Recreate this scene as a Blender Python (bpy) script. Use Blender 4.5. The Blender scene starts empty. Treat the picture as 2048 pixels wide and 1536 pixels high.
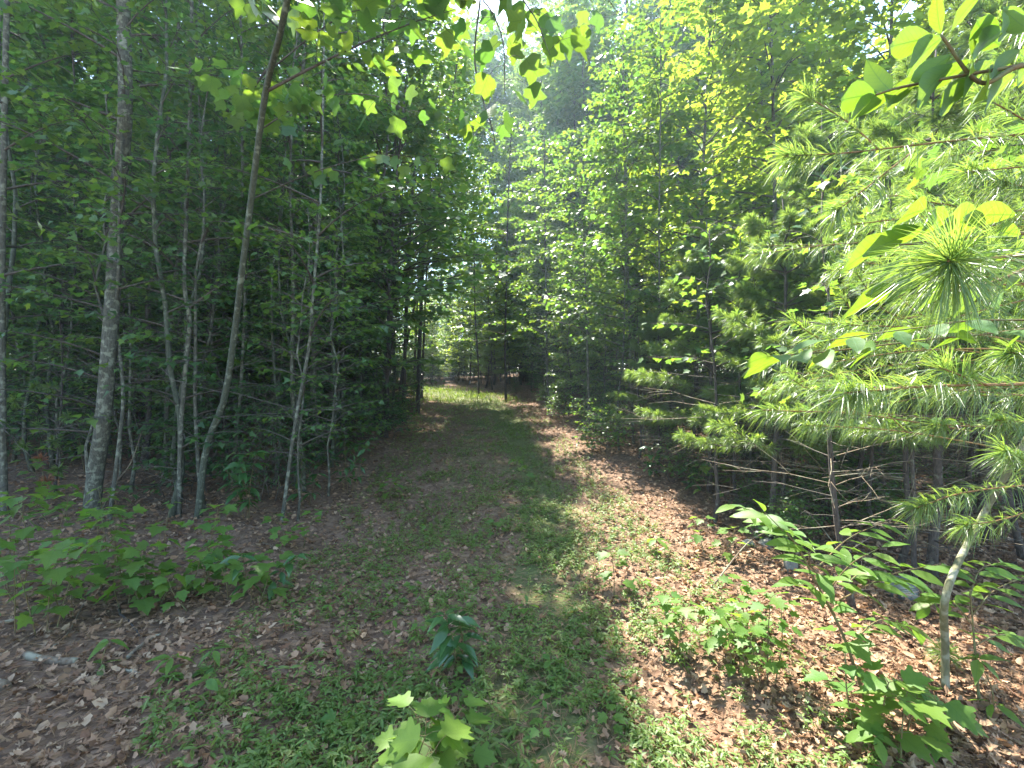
import bpy, math, random
import numpy as np
from mathutils import Matrix, Vector

# ------------------------------------------------------------------ camera, sky, sun, exposure
scene = bpy.context.scene
COL = scene.collection
EYE = np.array([0.0, 0.0, 1.6])
FPX = 939.0                                   # focal length in pixels of the 2048 px wide photograph
cd = bpy.data.cameras.new('camera')
cam = bpy.data.objects.new('camera', cd)
COL.objects.link(cam)
cam.location = EYE
cam.rotation_euler = (math.radians(90), 0, 0)
cd.sensor_width = 36.0
cd.lens = FPX / 2048 * 36
cd.clip_start = 0.05
cd.clip_end = 600
scene.camera = cam

SUN_EL, SUN_AZ = math.radians(57), math.radians(-18)        # azimuth from +Y, negative = to the left
SUN = np.array([math.sin(SUN_AZ) * math.cos(SUN_EL), math.cos(SUN_AZ) * math.cos(SUN_EL), math.sin(SUN_EL)])
w = bpy.data.worlds.new('World')
scene.world = w
w.use_nodes = True
nt = w.node_tree
sky = nt.nodes.new('ShaderNodeTexSky')
sky.sky_type = 'NISHITA'
sky.sun_disc = False
sky.sun_elevation = SUN_EL
sky.sun_rotation = SUN_AZ
sky.air_density = 1.0
sky.dust_density = .6
bg = nt.nodes['Background']
bg.inputs['Strength'].default_value = 0.15
nt.links.new(sky.outputs[0], bg.inputs[0])
sl = bpy.data.lights.new('sun', 'SUN')
sl.energy = 5.0
sl.angle = math.radians(0.53)
sl.color = (1.0, 0.95, 0.86)
so = bpy.data.objects.new('sun', sl)
COL.objects.link(so)
so.rotation_euler = Vector(SUN).to_track_quat('Z', 'Y').to_euler()
scene.view_settings.view_transform = 'Standard'
scene.view_settings.look = 'None'
scene.view_settings.exposure = 2.55
scene.view_settings.gamma = 1.0
scene.view_settings.use_curve_mapping = False
cy = scene.cycles
cy.max_bounces = 7
cy.diffuse_bounces = 4
cy.glossy_bounces = 2
cy.transmission_bounces = 4
cy.transparent_max_bounces = 4
cy.volume_bounces = 0
cy.use_denoising = True
cy.caustics_reflective = False
cy.caustics_refractive = False
cy.sample_clamp_indirect = 4.0

rng = np.random.default_rng(7)
TAU = 2 * math.pi
GOLD = 2.399963


# ------------------------------------------------------------------ terrain functions
ZY = np.array([-60, 3, 5, 6.5, 8.5, 13.4, 22, 35, 60, 200.0])
ZZ = np.array([0, 0.0, .05, .17, .42, .86, 1.32, 1.75, 2.6, 5.0])
TY = np.array([-60, 0, 2, 6.5, 8.5, 13.4, 18, 22, 26, 30, 36, 80.0])
TX = np.array([0.3, .1, 0, -.3, -.53, -1.0, -1.9, -3.5, -6.3, -10, -16, -60.0])


def trail_x(y):
    return np.interp(y, TY, TX)


def H(x, y):
    x = np.asarray(x, float); y = np.asarray(y, float)
    z = (np.interp(y - .7, ZY, ZZ) + np.interp(y, ZY, ZZ) + np.interp(y + .7, ZY, ZZ)) / 3
    d = x - trail_x(y)
    side = np.clip(np.abs(d) - 1.5, 0, None)
    z = z + np.where(d < 0, .055, .03) * side / (1 + side * .06)
    z = z - .05 * np.exp(-((np.abs(d) - .8) / .3) ** 2)
    z = z + .035 * np.sin(x * 1.7 + .5) * np.sin(y * 1.3 + 1.) + .018 * np.sin(x * 4.1 + y * 2.7) + .012 * np.sin(x * 7.3 - y * 6.1)
    return z


def P(px, py, d):
    """the place that is seen at a pixel of the photograph, d metres in front of the eye"""
    return np.array([(px - 1024) / FPX * d, d, 1.6 + (768 - py) / FPX * d])


def G(px, py):
    """the place on the ground that is seen at a pixel"""
    d = .8
    while d < 60:
        p = P(px, py, d)
        if p[2] <= H(p[0], p[1]):
            return np.array([p[0], p[1], float(H(p[0], p[1]))])
        d += .02
    p = P(px, py, 25)
    return np.array([p[0], p[1], float(H(p[0], p[1]))])


# ------------------------------------------------------------------ materials
def mat(name):
    m = bpy.data.materials.new(name)
    m.use_nodes = True
    n = m.node_tree.nodes
    return m, n, m.node_tree.links, n['Principled BSDF'], n['Material Output']


def ramp(n, stops):
    r = n.new('ShaderNodeValToRGB')
    e = r.color_ramp.elements
    while len(e) < len(stops):
        e.new(0.5)
    for i, (p, c) in enumerate(stops):
        e[i].position = p
        e[i].color = (*c, 1)
    return r


def math_node(n, l, op, a, b=None):
    m = n.new('ShaderNodeMath')
    m.operation = op
    for i, v in enumerate((a, b)):
        if v is None:
            continue
        if isinstance(v, (int, float)):
            m.inputs[i].default_value = v
        else:
            l.new(v, m.inputs[i])
    return m.outputs[0]


def rand_out(n, l):
    g = n.new('ShaderNodeNewGeometry')
    o = n.new('ShaderNodeObjectInfo')
    s = math_node(n, l, 'ADD', g.outputs['Random Per Island'], o.outputs['Random'])
    return math_node(n, l, 'FRACT', s)


def leaf_mat(name, cols, trans, rough=.38, tfac=.45, spec=.45, veins=0.0, vn=9.0):
    m, n, l, b, out = mat(name)
    r = rand_out(n, l)
    cr = ramp(n, [(i / max(1, len(cols) - 1), c) for i, c in enumerate(cols)])
    tr = ramp(n, [(i / max(1, len(trans) - 1), c) for i, c in enumerate(trans)])
    l.new(r, cr.inputs[0]); l.new(r, tr.inputs[0])
    co, to = cr.outputs[0], tr.outputs[0]
    if veins:
        tc = n.new('ShaderNodeTexCoord')
        sx = n.new('ShaderNodeSeparateXYZ')
        l.new(tc.outputs['Object'], sx.inputs[0])
        ax = math_node(n, l, 'ABSOLUTE', sx.outputs[0])
        mid = math_node(n, l, 'LESS_THAN', ax, .012)
        q = math_node(n, l, 'SUBTRACT', sx.outputs[1], math_node(n, l, 'MULTIPLY', ax, .9))
        fr = math_node(n, l, 'FRACT', math_node(n, l, 'MULTIPLY', q, vn))
        sv = math_node(n, l, 'LESS_THAN', fr, .13)
        vv = math_node(n, l, 'MULTIPLY', math_node(n, l, 'MAXIMUM', mid, math_node(n, l, 'MULTIPLY', sv, .6)), veins)
        nz = n.new('ShaderNodeTexNoise'); nz.inputs['Scale'].default_value = 4
        l.new(tc.outputs['Object'], nz.inputs['Vector'])
        for which in (0, 1):
            mx = n.new('ShaderNodeMix'); mx.data_type = 'RGBA'
            mx.blend_type = 'MULTIPLY'
            mx.inputs['B'].default_value = (.55, .6, .5, 1) if which else (1.3, 1.25, 1.4, 1)
            l.new(vv, mx.inputs['Factor']); l.new(to if which else co, mx.inputs['A'])
            m2 = n.new('ShaderNodeMix'); m2.data_type = 'RGBA'; m2.blend_type = 'MULTIPLY'
            m2.inputs['B'].default_value = (.72, .78, .7, 1)
            l.new(nz.outputs[0], m2.inputs['Factor']); l.new(mx.outputs['Result'], m2.inputs['A'])
            if which: to = m2.outputs['Result']
            else: co = m2.outputs['Result']
        bp = n.new('ShaderNodeBump'); bp.inputs['Strength'].default_value = .25; bp.inputs['Distance'].default_value = .01
        l.new(vv, bp.inputs['Height']); l.new(bp.outputs[0], b.inputs['Normal'])
    l.new(co, b.inputs['Base Color'])
    b.inputs['Roughness'].default_value = rough
    b.inputs['Specular IOR Level'].default_value = spec
    t = n.new('ShaderNodeBsdfTranslucent')
    l.new(to, t.inputs[0])
    ms = n.new('ShaderNodeMixShader')
    ms.inputs[0].default_value = tfac
    l.new(b.outputs[0], ms.inputs[1]); l.new(t.outputs[0], ms.inputs[2])
    l.new(ms.outputs[0], out.inputs[0])
    return m


def bark_mat(name, c1, c2, lichen, scale=20.0, lich=.5):
    m, n, l, b, out = mat(name)
    g = n.new('ShaderNodeNewGeometry')
    mp = n.new('ShaderNodeMapping'); mp.inputs['Scale'].default_value = (1, 1, .35)
    l.new(g.outputs['Position'], mp.inputs[0])
    nz = n.new('ShaderNodeTexNoise'); nz.inputs['Scale'].default_value = scale * 4; nz.inputs['Detail'].default_value = 5
    l.new(mp.outputs[0], nz.inputs['Vector'])
    cr = ramp(n, [(.3, c1), (.7, c2)])
    l.new(nz.outputs[0], cr.inputs[0])
    n2 = n.new('ShaderNodeTexNoise'); n2.inputs['Scale'].default_value = scale; n2.inputs['Detail'].default_value = 4
    l.new(g.outputs['Position'], n2.inputs['Vector'])
    lr = ramp(n, [(lich, (0, 0, 0)), (lich + .1, (1, 1, 1))])
    l.new(n2.outputs[0], lr.inputs[0])
    mx = n.new('ShaderNodeMix'); mx.data_type = 'RGBA'
    mx.inputs['B'].default_value = (*lichen, 1)
    l.new(lr.outputs[0], mx.inputs['Factor']); l.new(cr.outputs[0], mx.inputs['A'])
    l.new(mx.outputs['Result'], b.inputs['Base Color'])
    b.inputs['Roughness'].default_value = .9
    b.inputs['Specular IOR Level'].default_value = .2
    bp = n.new('ShaderNodeBump'); bp.inputs['Strength'].default_value = .6; bp.inputs['Distance'].default_value = .01
    l.new(nz.outputs[0], bp.inputs['Height']); l.new(bp.outputs[0], b.inputs['Normal'])
    return m


HW = [(.05, .115, .03), (.065, .14, .035), (.08, .155, .04), (.055, .12, .04)]
HWT = [(.14, .31, .04), (.21, .37, .035), (.29, .39, .03), (.16, .33, .045)]
M_LEAF = leaf_mat('hardwood_leaf', HW, HWT)
M_LEAFV = leaf_mat('hardwood_leaf_veined', HW, HWT, veins=.8, vn=6)
M_SUNTONE = leaf_mat('sun_toned_leaf', [(.07, .15, .035), (.09, .17, .04), (.10, .175, .04)], [(.27, .43, .035), (.34, .45, .035), (.38, .46, .035)], tfac=.55)  # brighter leaf copy: the glow of sun through crowns put into its colour
M_SUNTONEV = leaf_mat('sun_toned_leaf_veined', [(.07, .15, .035), (.09, .17, .04), (.10, .175, .04)], [(.27, .43, .035), (.34, .45, .035), (.38, .46, .035)], tfac=.55, veins=.8, vn=6)
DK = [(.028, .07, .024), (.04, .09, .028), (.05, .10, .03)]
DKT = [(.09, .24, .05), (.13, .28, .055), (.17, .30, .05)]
M_SHADETONE = leaf_mat('shade_toned_leaf', DK, DKT, rough=.45)  # darker, less yellow leaf copy: the shade of the wood mixed into its colour
M_BIG = leaf_mat('broad_leaf', [(.07, .155, .045), (.09, .17, .045)], [(.22, .36, .022), (.27, .38, .024), (.19, .34, .02)], rough=.5, spec=.3, veins=1.0, vn=9)
M_SEED = leaf_mat('seedling_leaf', [(.09, .18, .03), (.115, .19, .03), (.085, .18, .04)], [(.2, .38, .035), (.28, .42, .04), (.22, .38, .04)], rough=.5, spec=.3, veins=.7, vn=7)
M_GLOSS = leaf_mat('glossy_evergreen_leaf', [(.045, .115, .04), (.06, .13, .04)], [(.12, .28, .03), (.2, .36, .04)], rough=.24, tfac=.3, spec=.6, veins=.5, vn=8)
M_WEED = leaf_mat('weed_leaf', [(.09, .17, .03), (.115, .185, .04), (.13, .18, .04)], [(.2, .36, .03), (.28, .38, .035), (.32, .36, .045)], rough=.5, tfac=.4)
M_NEED = leaf_mat('pine_needle', [(.06, .12, .045), (.07, .13, .05), (.085, .135, .035)], [(.24, .42, .06), (.31, .46, .06), (.36, .46, .06)], rough=.38, tfac=.45, spec=.7)
M_DNEED = leaf_mat('dead_pine_needle', [(.3, .12, .05), (.26, .1, .05)], [(.4, .15, .05), (.4, .15, .05)], rough=.6, tfac=.3)
M_LITTER = leaf_mat('dead_leaf', [(.12, .062, .03), (.27, .155, .085), (.38, .24, .14), (.18, .088, .045), (.44, .31, .19), (.14, .074, .038)],
                    [(.2, .1, .04), (.3, .16, .07), (.3, .17, .08)], rough=.7, tfac=.18, spec=.25)
M_STRAW = leaf_mat('fallen_needle', [(.20, .11, .055), (.28, .17, .09), (.14, .08, .045)], [(.2, .1, .04), (.25, .14, .06)], rough=.7, tfac=.1)
M_BARK = bark_mat('grey_bark', (.045, .046, .035), (.11, .108, .082), (.18, .19, .14), lich=.52)
M_BARKD = bark_mat('dark_bark', (.04, .034, .03), (.10, .085, .072), (.15, .16, .12), lich=.6)
M_OLIVE = bark_mat('olive_grey_bark', (.04, .048, .034), (.09, .10, .07), (.17, .19, .14), lich=.55)
M_TWIG = bark_mat('twig_bark', (.05, .042, .034), (.11, .095, .075), (.16, .16, .12), scale=14, lich=.62)
M_PINEB = bark_mat('pine_shoot_bark', (.16, .09, .04), (.26, .16, .07), (.2, .16, .08), scale=20, lich=.6)
M_GREENB = bark_mat('olive_bark', (.10, .10, .055), (.17, .16, .09), (.24, .24, .17), scale=14)
M_DEAD = bark_mat('dead_wood', (.11, .082, .055), (.22, .17, .115), (.25, .23, .16), scale=12)
M_LOG = bark_mat('weathered_log', (.10, .072, .045), (.22, .165, .105), (.24, .22, .14), scale=26)
M_STEM = bark_mat('seedling_stem', (.10, .07, .035), (.16, .12, .05), (.13, .14, .06), scale=20)
M_STONE = bark_mat('lichened_stone', (.10, .10, .09), (.19, .19, .165), (.22, .235, .18), scale=7)


def ground_mat():
    m, n, l, b, out = mat('leaf_mould')
    g = n.new('ShaderNodeNewGeometry')
    v = n.new('ShaderNodeTexVoronoi'); v.inputs['Scale'].default_value = 22
    l.new(g.outputs['Position'], v.inputs['Vector'])
    nz = n.new('ShaderNodeTexNoise'); nz.inputs['Scale'].default_value = 30; nz.inputs['Detail'].default_value = 8
    l.new(g.outputs['Position'], nz.inputs['Vector'])
    c1 = ramp(n, [(.0, (.06, .04, .028)), (.5, (.15, .095, .06)), (1, (.27, .18, .12))])
    sx = n.new('ShaderNodeSeparateColor'); l.new(v.outputs['Color'], sx.inputs[0])
    s = math_node(n, l, 'MULTIPLY', math_node(n, l, 'ADD', sx.outputs[0], nz.outputs[0]), .5)
    l.new(s, c1.inputs[0])
    at = n.new('ShaderNodeAttribute'); at.attribute_name = 'moss'
    n2 = n.new('ShaderNodeTexNoise'); n2.inputs['Scale'].default_value = 3.2; n2.inputs['Detail'].default_value = 6
    l.new(g.outputs['Position'], n2.inputs['Vector'])
    mm = math_node(n, l, 'MULTIPLY', at.outputs['Fac'], n2.outputs[0])
    mr = ramp(n, [(.22, (0, 0, 0)), (.5, (.85, .85, .85))]); l.new(mm, mr.inputs[0])
    mc = ramp(n, [(.3, (.055, .08, .025)), (.7, (.115, .135, .045))]); l.new(nz.outputs[0], mc.inputs[0])
    mx = n.new('ShaderNodeMix'); mx.data_type = 'RGBA'
    l.new(mr.outputs[0], mx.inputs['Factor']); l.new(c1.outputs[0], mx.inputs['A']); l.new(mc.outputs[0], mx.inputs['B'])
    l.new(mx.outputs['Result'], b.inputs['Base Color'])
    b.inputs['Roughness'].default_value = .95
    b.inputs['Specular IOR Level'].default_value = .15
    bp = n.new('ShaderNodeBump'); bp.inputs['Strength'].default_value = .9; bp.inputs['Distance'].default_value = .03
    l.new(s, bp.inputs['Height']); l.new(bp.outputs[0], b.inputs['Normal'])
    return m


M_GROUND = ground_mat()


# ------------------------------------------------------------------ mesh helpers
class Geo:
    def __init__(self):
        self.v, self.f, self.n = [], [], 0

    def add(self, v, f):
        v = np.asarray(v, np.float32).reshape(-1, 3)
        f = np.asarray(f, np.int32).reshape(-1, 3)
        self.v.append(v); self.f.append(f + self.n); self.n += len(v)
        return self

    def mesh(self, name, m, smooth=True):
        v = np.concatenate(self.v) if self.v else np.zeros((0, 3), np.float32)
        f = np.concatenate(self.f) if self.f else np.zeros((0, 3), np.int32)
        me = bpy.data.meshes.new(name)
        me.vertices.add(len(v)); me.vertices.foreach_set('co', v.ravel())
        me.loops.add(f.size); me.loops.foreach_set('vertex_index', f.ravel())
        me.polygons.add(len(f)); me.polygons.foreach_set('loop_start', np.arange(0, f.size, 3, dtype=np.int32))
        me.polygons.foreach_set('loop_total', np.full(len(f), 3, np.int32))
        me.polygons.foreach_set('use_smooth', np.full(len(f), smooth))
        me.update(calc_edges=True)
        me.materials.append(m)
        return me


def link(name, me, parent=None):
    o = bpy.data.objects.new(name, me)
    COL.objects.link(o)
    if parent is not None:
        o.parent = parent
    return o


def tag(o, label, cat, group=None, kind=None):
    if label: o['label'] = label
    if cat: o['category'] = cat
    if group: o['group'] = group
    if kind: o['kind'] = kind
    return o


def thing(name, base, label, cat, group=None):
    o = bpy.data.objects.new(name, None)
    COL.objects.link(o)
    o.location = [float(c) for c in base]
    o.empty_display_size = .1
    return tag(o, label, cat, group)


def unit(a):
    a = np.asarray(a, float)
    return a / np.maximum(np.linalg.norm(a, axis=-1, keepdims=True), 1e-9)


def tube(geo, pts, rad, sides=6, cap=True):
    pts = np.asarray(pts, float); k = len(pts)
    rad = np.broadcast_to(np.asarray(rad, float), (k,))
    t = unit(np.gradient(pts, axis=0))
    ref = np.array([0, 0, 1.0]) if abs(t[0][2]) < .8 else np.array([1.0, 0, 0])
    u = unit(ref - (t @ ref)[:, None] * t)
    w_ = np.cross(t, u)
    a = np.arange(sides) / sides * TAU
    ring = pts[:, None] + rad[:, None, None] * (np.cos(a)[None, :, None] * u[:, None] + np.sin(a)[None, :, None] * w_[:, None])
    v = ring.reshape(-1, 3)
    i = np.arange(k - 1)[:, None] * sides; j = np.arange(sides)[None]; j2 = (j + 1) % sides
    A, B, C_, D = i + j, i + j2, i + sides + j2, i + sides + j
    f = np.concatenate([np.stack([A, B, C_], -1).reshape(-1, 3), np.stack([A, C_, D], -1).reshape(-1, 3)])
    if cap:
        v = np.concatenate([v, pts[-1:], pts[:1]])
        e = np.arange(sides); e2 = (e + 1) % sides
        f = np.concatenate([f, np.stack([e + (k - 1) * sides, e2 + (k - 1) * sides, np.full(sides, k * sides)], -1),
                            np.stack([e2, e, np.full(sides, k * sides + 1)], -1)])
    geo.add(v, f)


def spline(pts, n):
    """smooth resampling of a polyline (Catmull-Rom)"""
    pts = np.asarray(pts, float)
    p = np.concatenate([2 * pts[:1] - pts[1:2], pts, 2 * pts[-1:] - pts[-2:-1]])
    out = []
    for t in np.linspace(0, len(pts) - 1 - 1e-6, n):
        i = int(t); s = t - i
        a, b, c, d = p[i], p[i + 1], p[i + 2], p[i + 3]
        out.append(.5 * (2 * b + (c - a) * s + (2 * a - 5 * b + 4 * c - d) * s * s + (3 * b - a - 3 * c + d) * s ** 3))
    return np.array(out)


# ---- leaf outlines: base at the origin, tip along +Y, length 1
def fan(outline, centre, fold=.12, droop=.12):
    o = np.array(outline, float)
    full = np.concatenate([o, np.stack([-o[::-1, 0], o[::-1, 1]], 1)[(1 if o[-1, 0] == 0 else 0):(-1 if o[0, 0] == 0 else None)]])
    v = np.concatenate([[[0, centre]], full])
    z = np.abs(v[:, 0]) * fold - droop * v[:, 1] ** 2
    k = len(full); e = np.arange(k)
    f = np.stack([np.zeros(k, int), e + 1, (e + 1) % k + 1], 1)
    return np.column_stack([v, z]), f


def blade(widths, fold=.15, droop=.2, tipw=0.0, wave=0.0):
    """a midrib strip with two halves: widths sampled along the length"""
    k = len(widths)
    y = np.linspace(0, 1, k)
    wv = np.array(widths)
    z = -droop * y ** 2
    wz = wave * np.sin(y * 14)
    L = np.column_stack([-wv, y, z + wv * fold + wz]); M = np.column_stack([0 * wv, y, z]); R = np.column_stack([wv, y, z + wv * fold - wz])
    v = np.concatenate([L, M, R])
    f = []
    for i in range(k - 1):
        a, b = i, i + 1
        for s, t in ((0, k), (k, 2 * k)):
            f += [(s + a, t + a, t + b), (s + a, t + b, s + b)]
    return v, np.array(f)


STAR = fan([(0, 0), (.16, .1), (.42, .06), (.3, .25), (.56, .48), (.28, .52), (.24, .62), (.3, .82), (.12, .74), (0, 1.0)], .32)
MAPLE = fan([(0, 0), (.22, .02), (.36, .1), (.3, .22), (.52, .4), (.5, .52), (.3, .5), (.25, .58), (.28, .74), (.16, .72), (0, 1.0)], .32, .2, .2)
TULIP = fan([(0, 0), (.3, .0), (.5, .22), (.44, .36), (.34, .45), (.46, .86), (.28, .86), (0, .72)], .35, .16, .15)
TULIPS = fan([(0, 0), (.38, .05), (.5, .28), (.34, .45), (.45, .86), (0, .74)], .35, .16, .12)
STARS = fan([(0, 0), (.4, .08), (.27, .25), (.55, .5), (.22, .56), (0, 1.0)], .32)
STARX = fan([(0, 0), (.5, .12), (.2, .48), (0, 1.0)], .32)
TULIPX = fan([(0, 0), (.5, .2), (.42, .86), (0, .72)], .35, .16, .12)
RHOMB = (np.array([[0, 0, 0], [.36, .45, .06], [0, 1, -.1], [-.36, .45, .06]]), np.array([[0, 1, 2], [0, 2, 3]]))
OVAL = blade([.03, .15, .225, .245, .21, .12, .012], .2, .22, wave=.012)
OVALN = blade([.02, .12, .18, .195, .165, .095, .01], .2, .25, wave=.012)
LANCE = blade([.02, .13, .18, .17, .12, .06, .008], .25, .3, wave=.01)
LANC4 = blade([.02, .13, .11, .008], .3, .3)
DIAM = (np.array([[0, 0, 0], [-.17, .4, .05], [.17, .4, .05], [0, .42, .0], [0, 1, -.22]]), np.array([[0, 3, 1], [0, 2, 3], [1, 3, 4], [3, 2, 4]]))
OAK = fan([(0, 0), (.07, .14), (.27, .2), (.1, .33), (.36, .45), (.13, .55), (.36, .74), (.12, .76), (0, 1)], .45, .5, .35)
BEECH = fan([(0, 0), (.3, .2), (.2, .5), (.3, .62), (0, 1)], .45, .55, -.3)
FRAG = fan([(0, 0), (.3, .15), (.22, .6), (0, .8)], .4, .6, .3)


def basis(tip, nrm, size):
    y = unit(tip)
    z = unit(nrm - (nrm * y).sum(-1, keepdims=True) * y)
    x = np.cross(y, z)
    R = np.stack([x, y, z], -1)          # columns
    return R * np.asarray(size)[:, None, None]


def scatter(geo, tpl, pos, R):
    V, F = tpl
    if len(pos) == 0:
        return
    v = np.einsum('nij,kj->nki', R, V) + pos[:, None]
    f = F[None] + (np.arange(len(pos)) * len(V))[:, None, None]
    geo.add(v.reshape(-1, 3), f.reshape(-1, 3))


TPL_MESH = {}


def tpl_mesh(tpl, name, m):
    k = (id(tpl), m.name)
    if k not in TPL_MESH:
        TPL_MESH[k] = Geo().add(*tpl).mesh(name, m)
    return TPL_MESH[k]


def seen_size(world, size):
    d = world[:, 1]
    u = (world[:, 0] / np.maximum(d, .2)) * FPX; v = ((1.6 - world[:, 2]) / np.maximum(d, .2)) * FPX
    ok = (d > .3) & (np.abs(u) < 1060) & (np.abs(v) < 800)
    return np.where(ok, size / np.maximum(d, .2), 0) * FPX


def put_leaves(root, base, tpl, pos, R, mv, m, limit=300, minpx=9.0, part='leaf', rest='foliage', lod=None):
    """the leaves that show largest become one object each, the others one joined part"""
    base = np.asarray(base, float)
    size = np.linalg.norm(R[:, :, 1], axis=1)
    s = seen_size(pos + base, size)
    order = np.argsort(-s)
    pick = order[:limit]
    pick = pick[s[pick] >= minpx]
    me = tpl_mesh(tpl, part, mv)
    for i in pick:
        o = link(part, me, root)
        M4 = np.eye(4); M4[:3, :3] = R[i]; M4[:3, 3] = pos[i]
        o.matrix_basis = Matrix(M4.tolist())
    keep = np.ones(len(pos), bool); keep[pick] = False
    if keep.any():
        g = Geo()
        scatter(g, lod or tpl, pos[keep], R[keep])
        o = link(rest, g.mesh(rest, m), root)
        o['kind'] = 'stuff'


# ------------------------------------------------------------------ tree growing
def grow(pts, z0, nb, blen, r, leaf=.1, ntw=7, spacing=.065, twl=.5, lift=.35, top=True, drop_leaf=.25, keep=1.0, az_bias=None):
    """limbs, twigs and leaf places for a trunk polyline; everything relative to the polyline's own origin"""
    pts = np.asarray(pts, float)
    tw = Geo(); LP, LT, LN, LS = [], [], [], []
    zs = pts[:, 2]; ztop = zs[-1]
    for i in range(nb):
        fr = (i + r.random()) / nb
        z = z0 + (ztop - z0) * fr
        p = np.array([np.interp(z, zs, pts[:, k]) for k in range(3)])
        az = GOLD * i + r.normal(0, .5)
        if az_bias is not None and r.random() < az_bias[1]:
            az = az_bias[0] + r.normal(0, .7)
        L = blen * (1 - .6 * fr) * r.uniform(.55, 1.15)
        el = lift * r.uniform(.4, 1.6) + .5 * fr
        h = np.array([math.cos(az), math.sin(az), 0])
        side = np.array([-h[1], h[0], 0])
        q = np.linspace(0, 1, 6)
        bend = r.normal(0, .12)
        bp = p + (q[:, None] * L) * (h * math.cos(el)) + np.outer(L * (q * math.sin(el) - .35 * q ** 2 * math.sin(el) - .06 * q ** 3), [0, 0, 1]) + np.outer(L * bend * q ** 2, side)
        tube(tw, bp, np.linspace(.012 * blen / 1.5 * (1.1 - .7 * fr) + .003, .002, 6), 4, False)
        for j in range(ntw + 1):
            s = .25 + .75 * (j + .5 * r.random()) / ntw if j < ntw else 1.0
            s = min(s, 1.0)
            b0 = np.array([np.interp(s, q, bp[:, k]) for k in range(3)])
            sgn = 1 if j % 2 else -1
            ang = sgn * r.uniform(.5, 1.1) if j < ntw else r.normal(0, .2)
            th = h * math.cos(ang) + side * math.sin(ang)
            tl = twl * r.uniform(.6, 1.2) * (1.1 - .5 * s)
            droop = r.uniform(-.25, .25)
            tp = np.stack([b0, b0 + th * tl * .5 + [0, 0, tl * .06], b0 + th * tl + [0, 0, droop * tl]])
            tube(tw, tp, [.0028, .002, .001], 3, False)
            m = max(2, int(tl / spacing))
            if keep < 1:
                m = max(1, int(m * keep))
            a = np.linspace(.15, 1, m)
            lp = np.stack([np.interp(a, [0, .5, 1], tp[:, k]) for k in range(3)], 1)
            ts = np.array([-th[1], th[0], 0])
            sg = np.where(np.arange(m) % 2, 1, -1)[:, None]
            tip = th * .6 + ts * sg * .75 + r.normal(0, .3, (m, 3)) - np.array([0, 0, drop_leaf])
            nr = np.array([0, 0, 1.0]) + r.normal(0, .38, (m, 3))
            lp = lp + unit(tip) * leaf * .35
            LP.append(lp); LT.append(tip); LN.append(nr); LS.append(leaf * r.uniform(.6, 1.25, m))
    LP, LT, LN, LS = (np.concatenate(a) for a in (LP, LT, LN, LS))
    return tw, LP, basis(LT, LN, LS)


def trunk_geo(pts, r0, r1, sides=8, flare=True):
    g = Geo()
    pts = np.asarray(pts, float)
    t = np.linspace(0, 1, len(pts))
    rr = r0 + (r1 - r0) * t
    if flare:
        rr = rr * (1 + .3 * np.exp(-t * 60))
    tube(g, pts, rr, sides)
    return g


def dead_twigs(pts, z0, z1, n, L, r, geo=None):
    """thin bare side twigs of a trunk's shaded lower part"""
    g = geo or Geo()
    pts = np.asarray(pts)
    for i in range(n):
        z = r.uniform(z0, z1)
        p = np.array([np.interp(z, pts[:, 2], pts[:, k]) for k in range(3)])
        az = r.uniform(0, TAU); l_ = L * r.uniform(.3, 1.1)
        d = np.array([math.cos(az), math.sin(az), r.uniform(-.25, .5)])
        b = p + np.outer(np.linspace(0, 1, 4), d * l_) + r.normal(0, .02 * L, (4, 3)) * np.linspace(0, 1, 4)[:, None]
        tube(g, b, np.linspace(.005, .0018, 4), 3, False)
        for k in range(2):
            s = r.uniform(.3, .8); q = p + d * l_ * s
            e = q + unit(d + r.normal(0, .6, 3)) * l_ * .35
            tube(g, np.stack([q, (q + e) / 2 + r.normal(0, .01, 3), e]), [.003, .002, .0012], 3, False)
    return g


# ---- pine needles
def needles(geo, pos, dirs, length, width, r, sag=.25, cheap=False):
    pos = np.repeat(pos, 3, 0); n = len(pos)
    d = unit(np.repeat(unit(dirs), 3, 0) + r.normal(0, .075, (n, 3)))
    Lh = (length * np.repeat(r.uniform(.7, 1.1, n // 3), 3) * r.uniform(.9, 1.05, n))[:, None]
    sag = sag * np.repeat(r.uniform(.3, 1.8, n // 3), 3)[:, None]
    wd = unit(np.cross(d, r.normal(0, 1, (n, 3)))) * width * .5
    down = np.array([0, 0, -1.0])
    mid = pos + d * Lh * .55 + down * Lh * sag * .25
    tip = pos + d * Lh * .98 + down * Lh * sag
    if cheap:
        v = np.stack([pos, mid + wd, mid - wd, tip], 1)
        f = np.array([[0, 1, 2], [2, 1, 3]])
        geo.add(v.reshape(-1, 3), (f[None] + (np.arange(n) * 4)[:, None, None]).reshape(-1, 3))
        return
    v = np.stack([pos - wd * .7, pos + wd * .7, mid + wd, mid - wd, tip], 1)
    f = np.array([[0, 1, 2], [0, 2, 3], [3, 2, 4]])
    geo.add(v.reshape(-1, 3), (f[None] + (np.arange(n) * 5)[:, None, None]).reshape(-1, 3))


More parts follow.
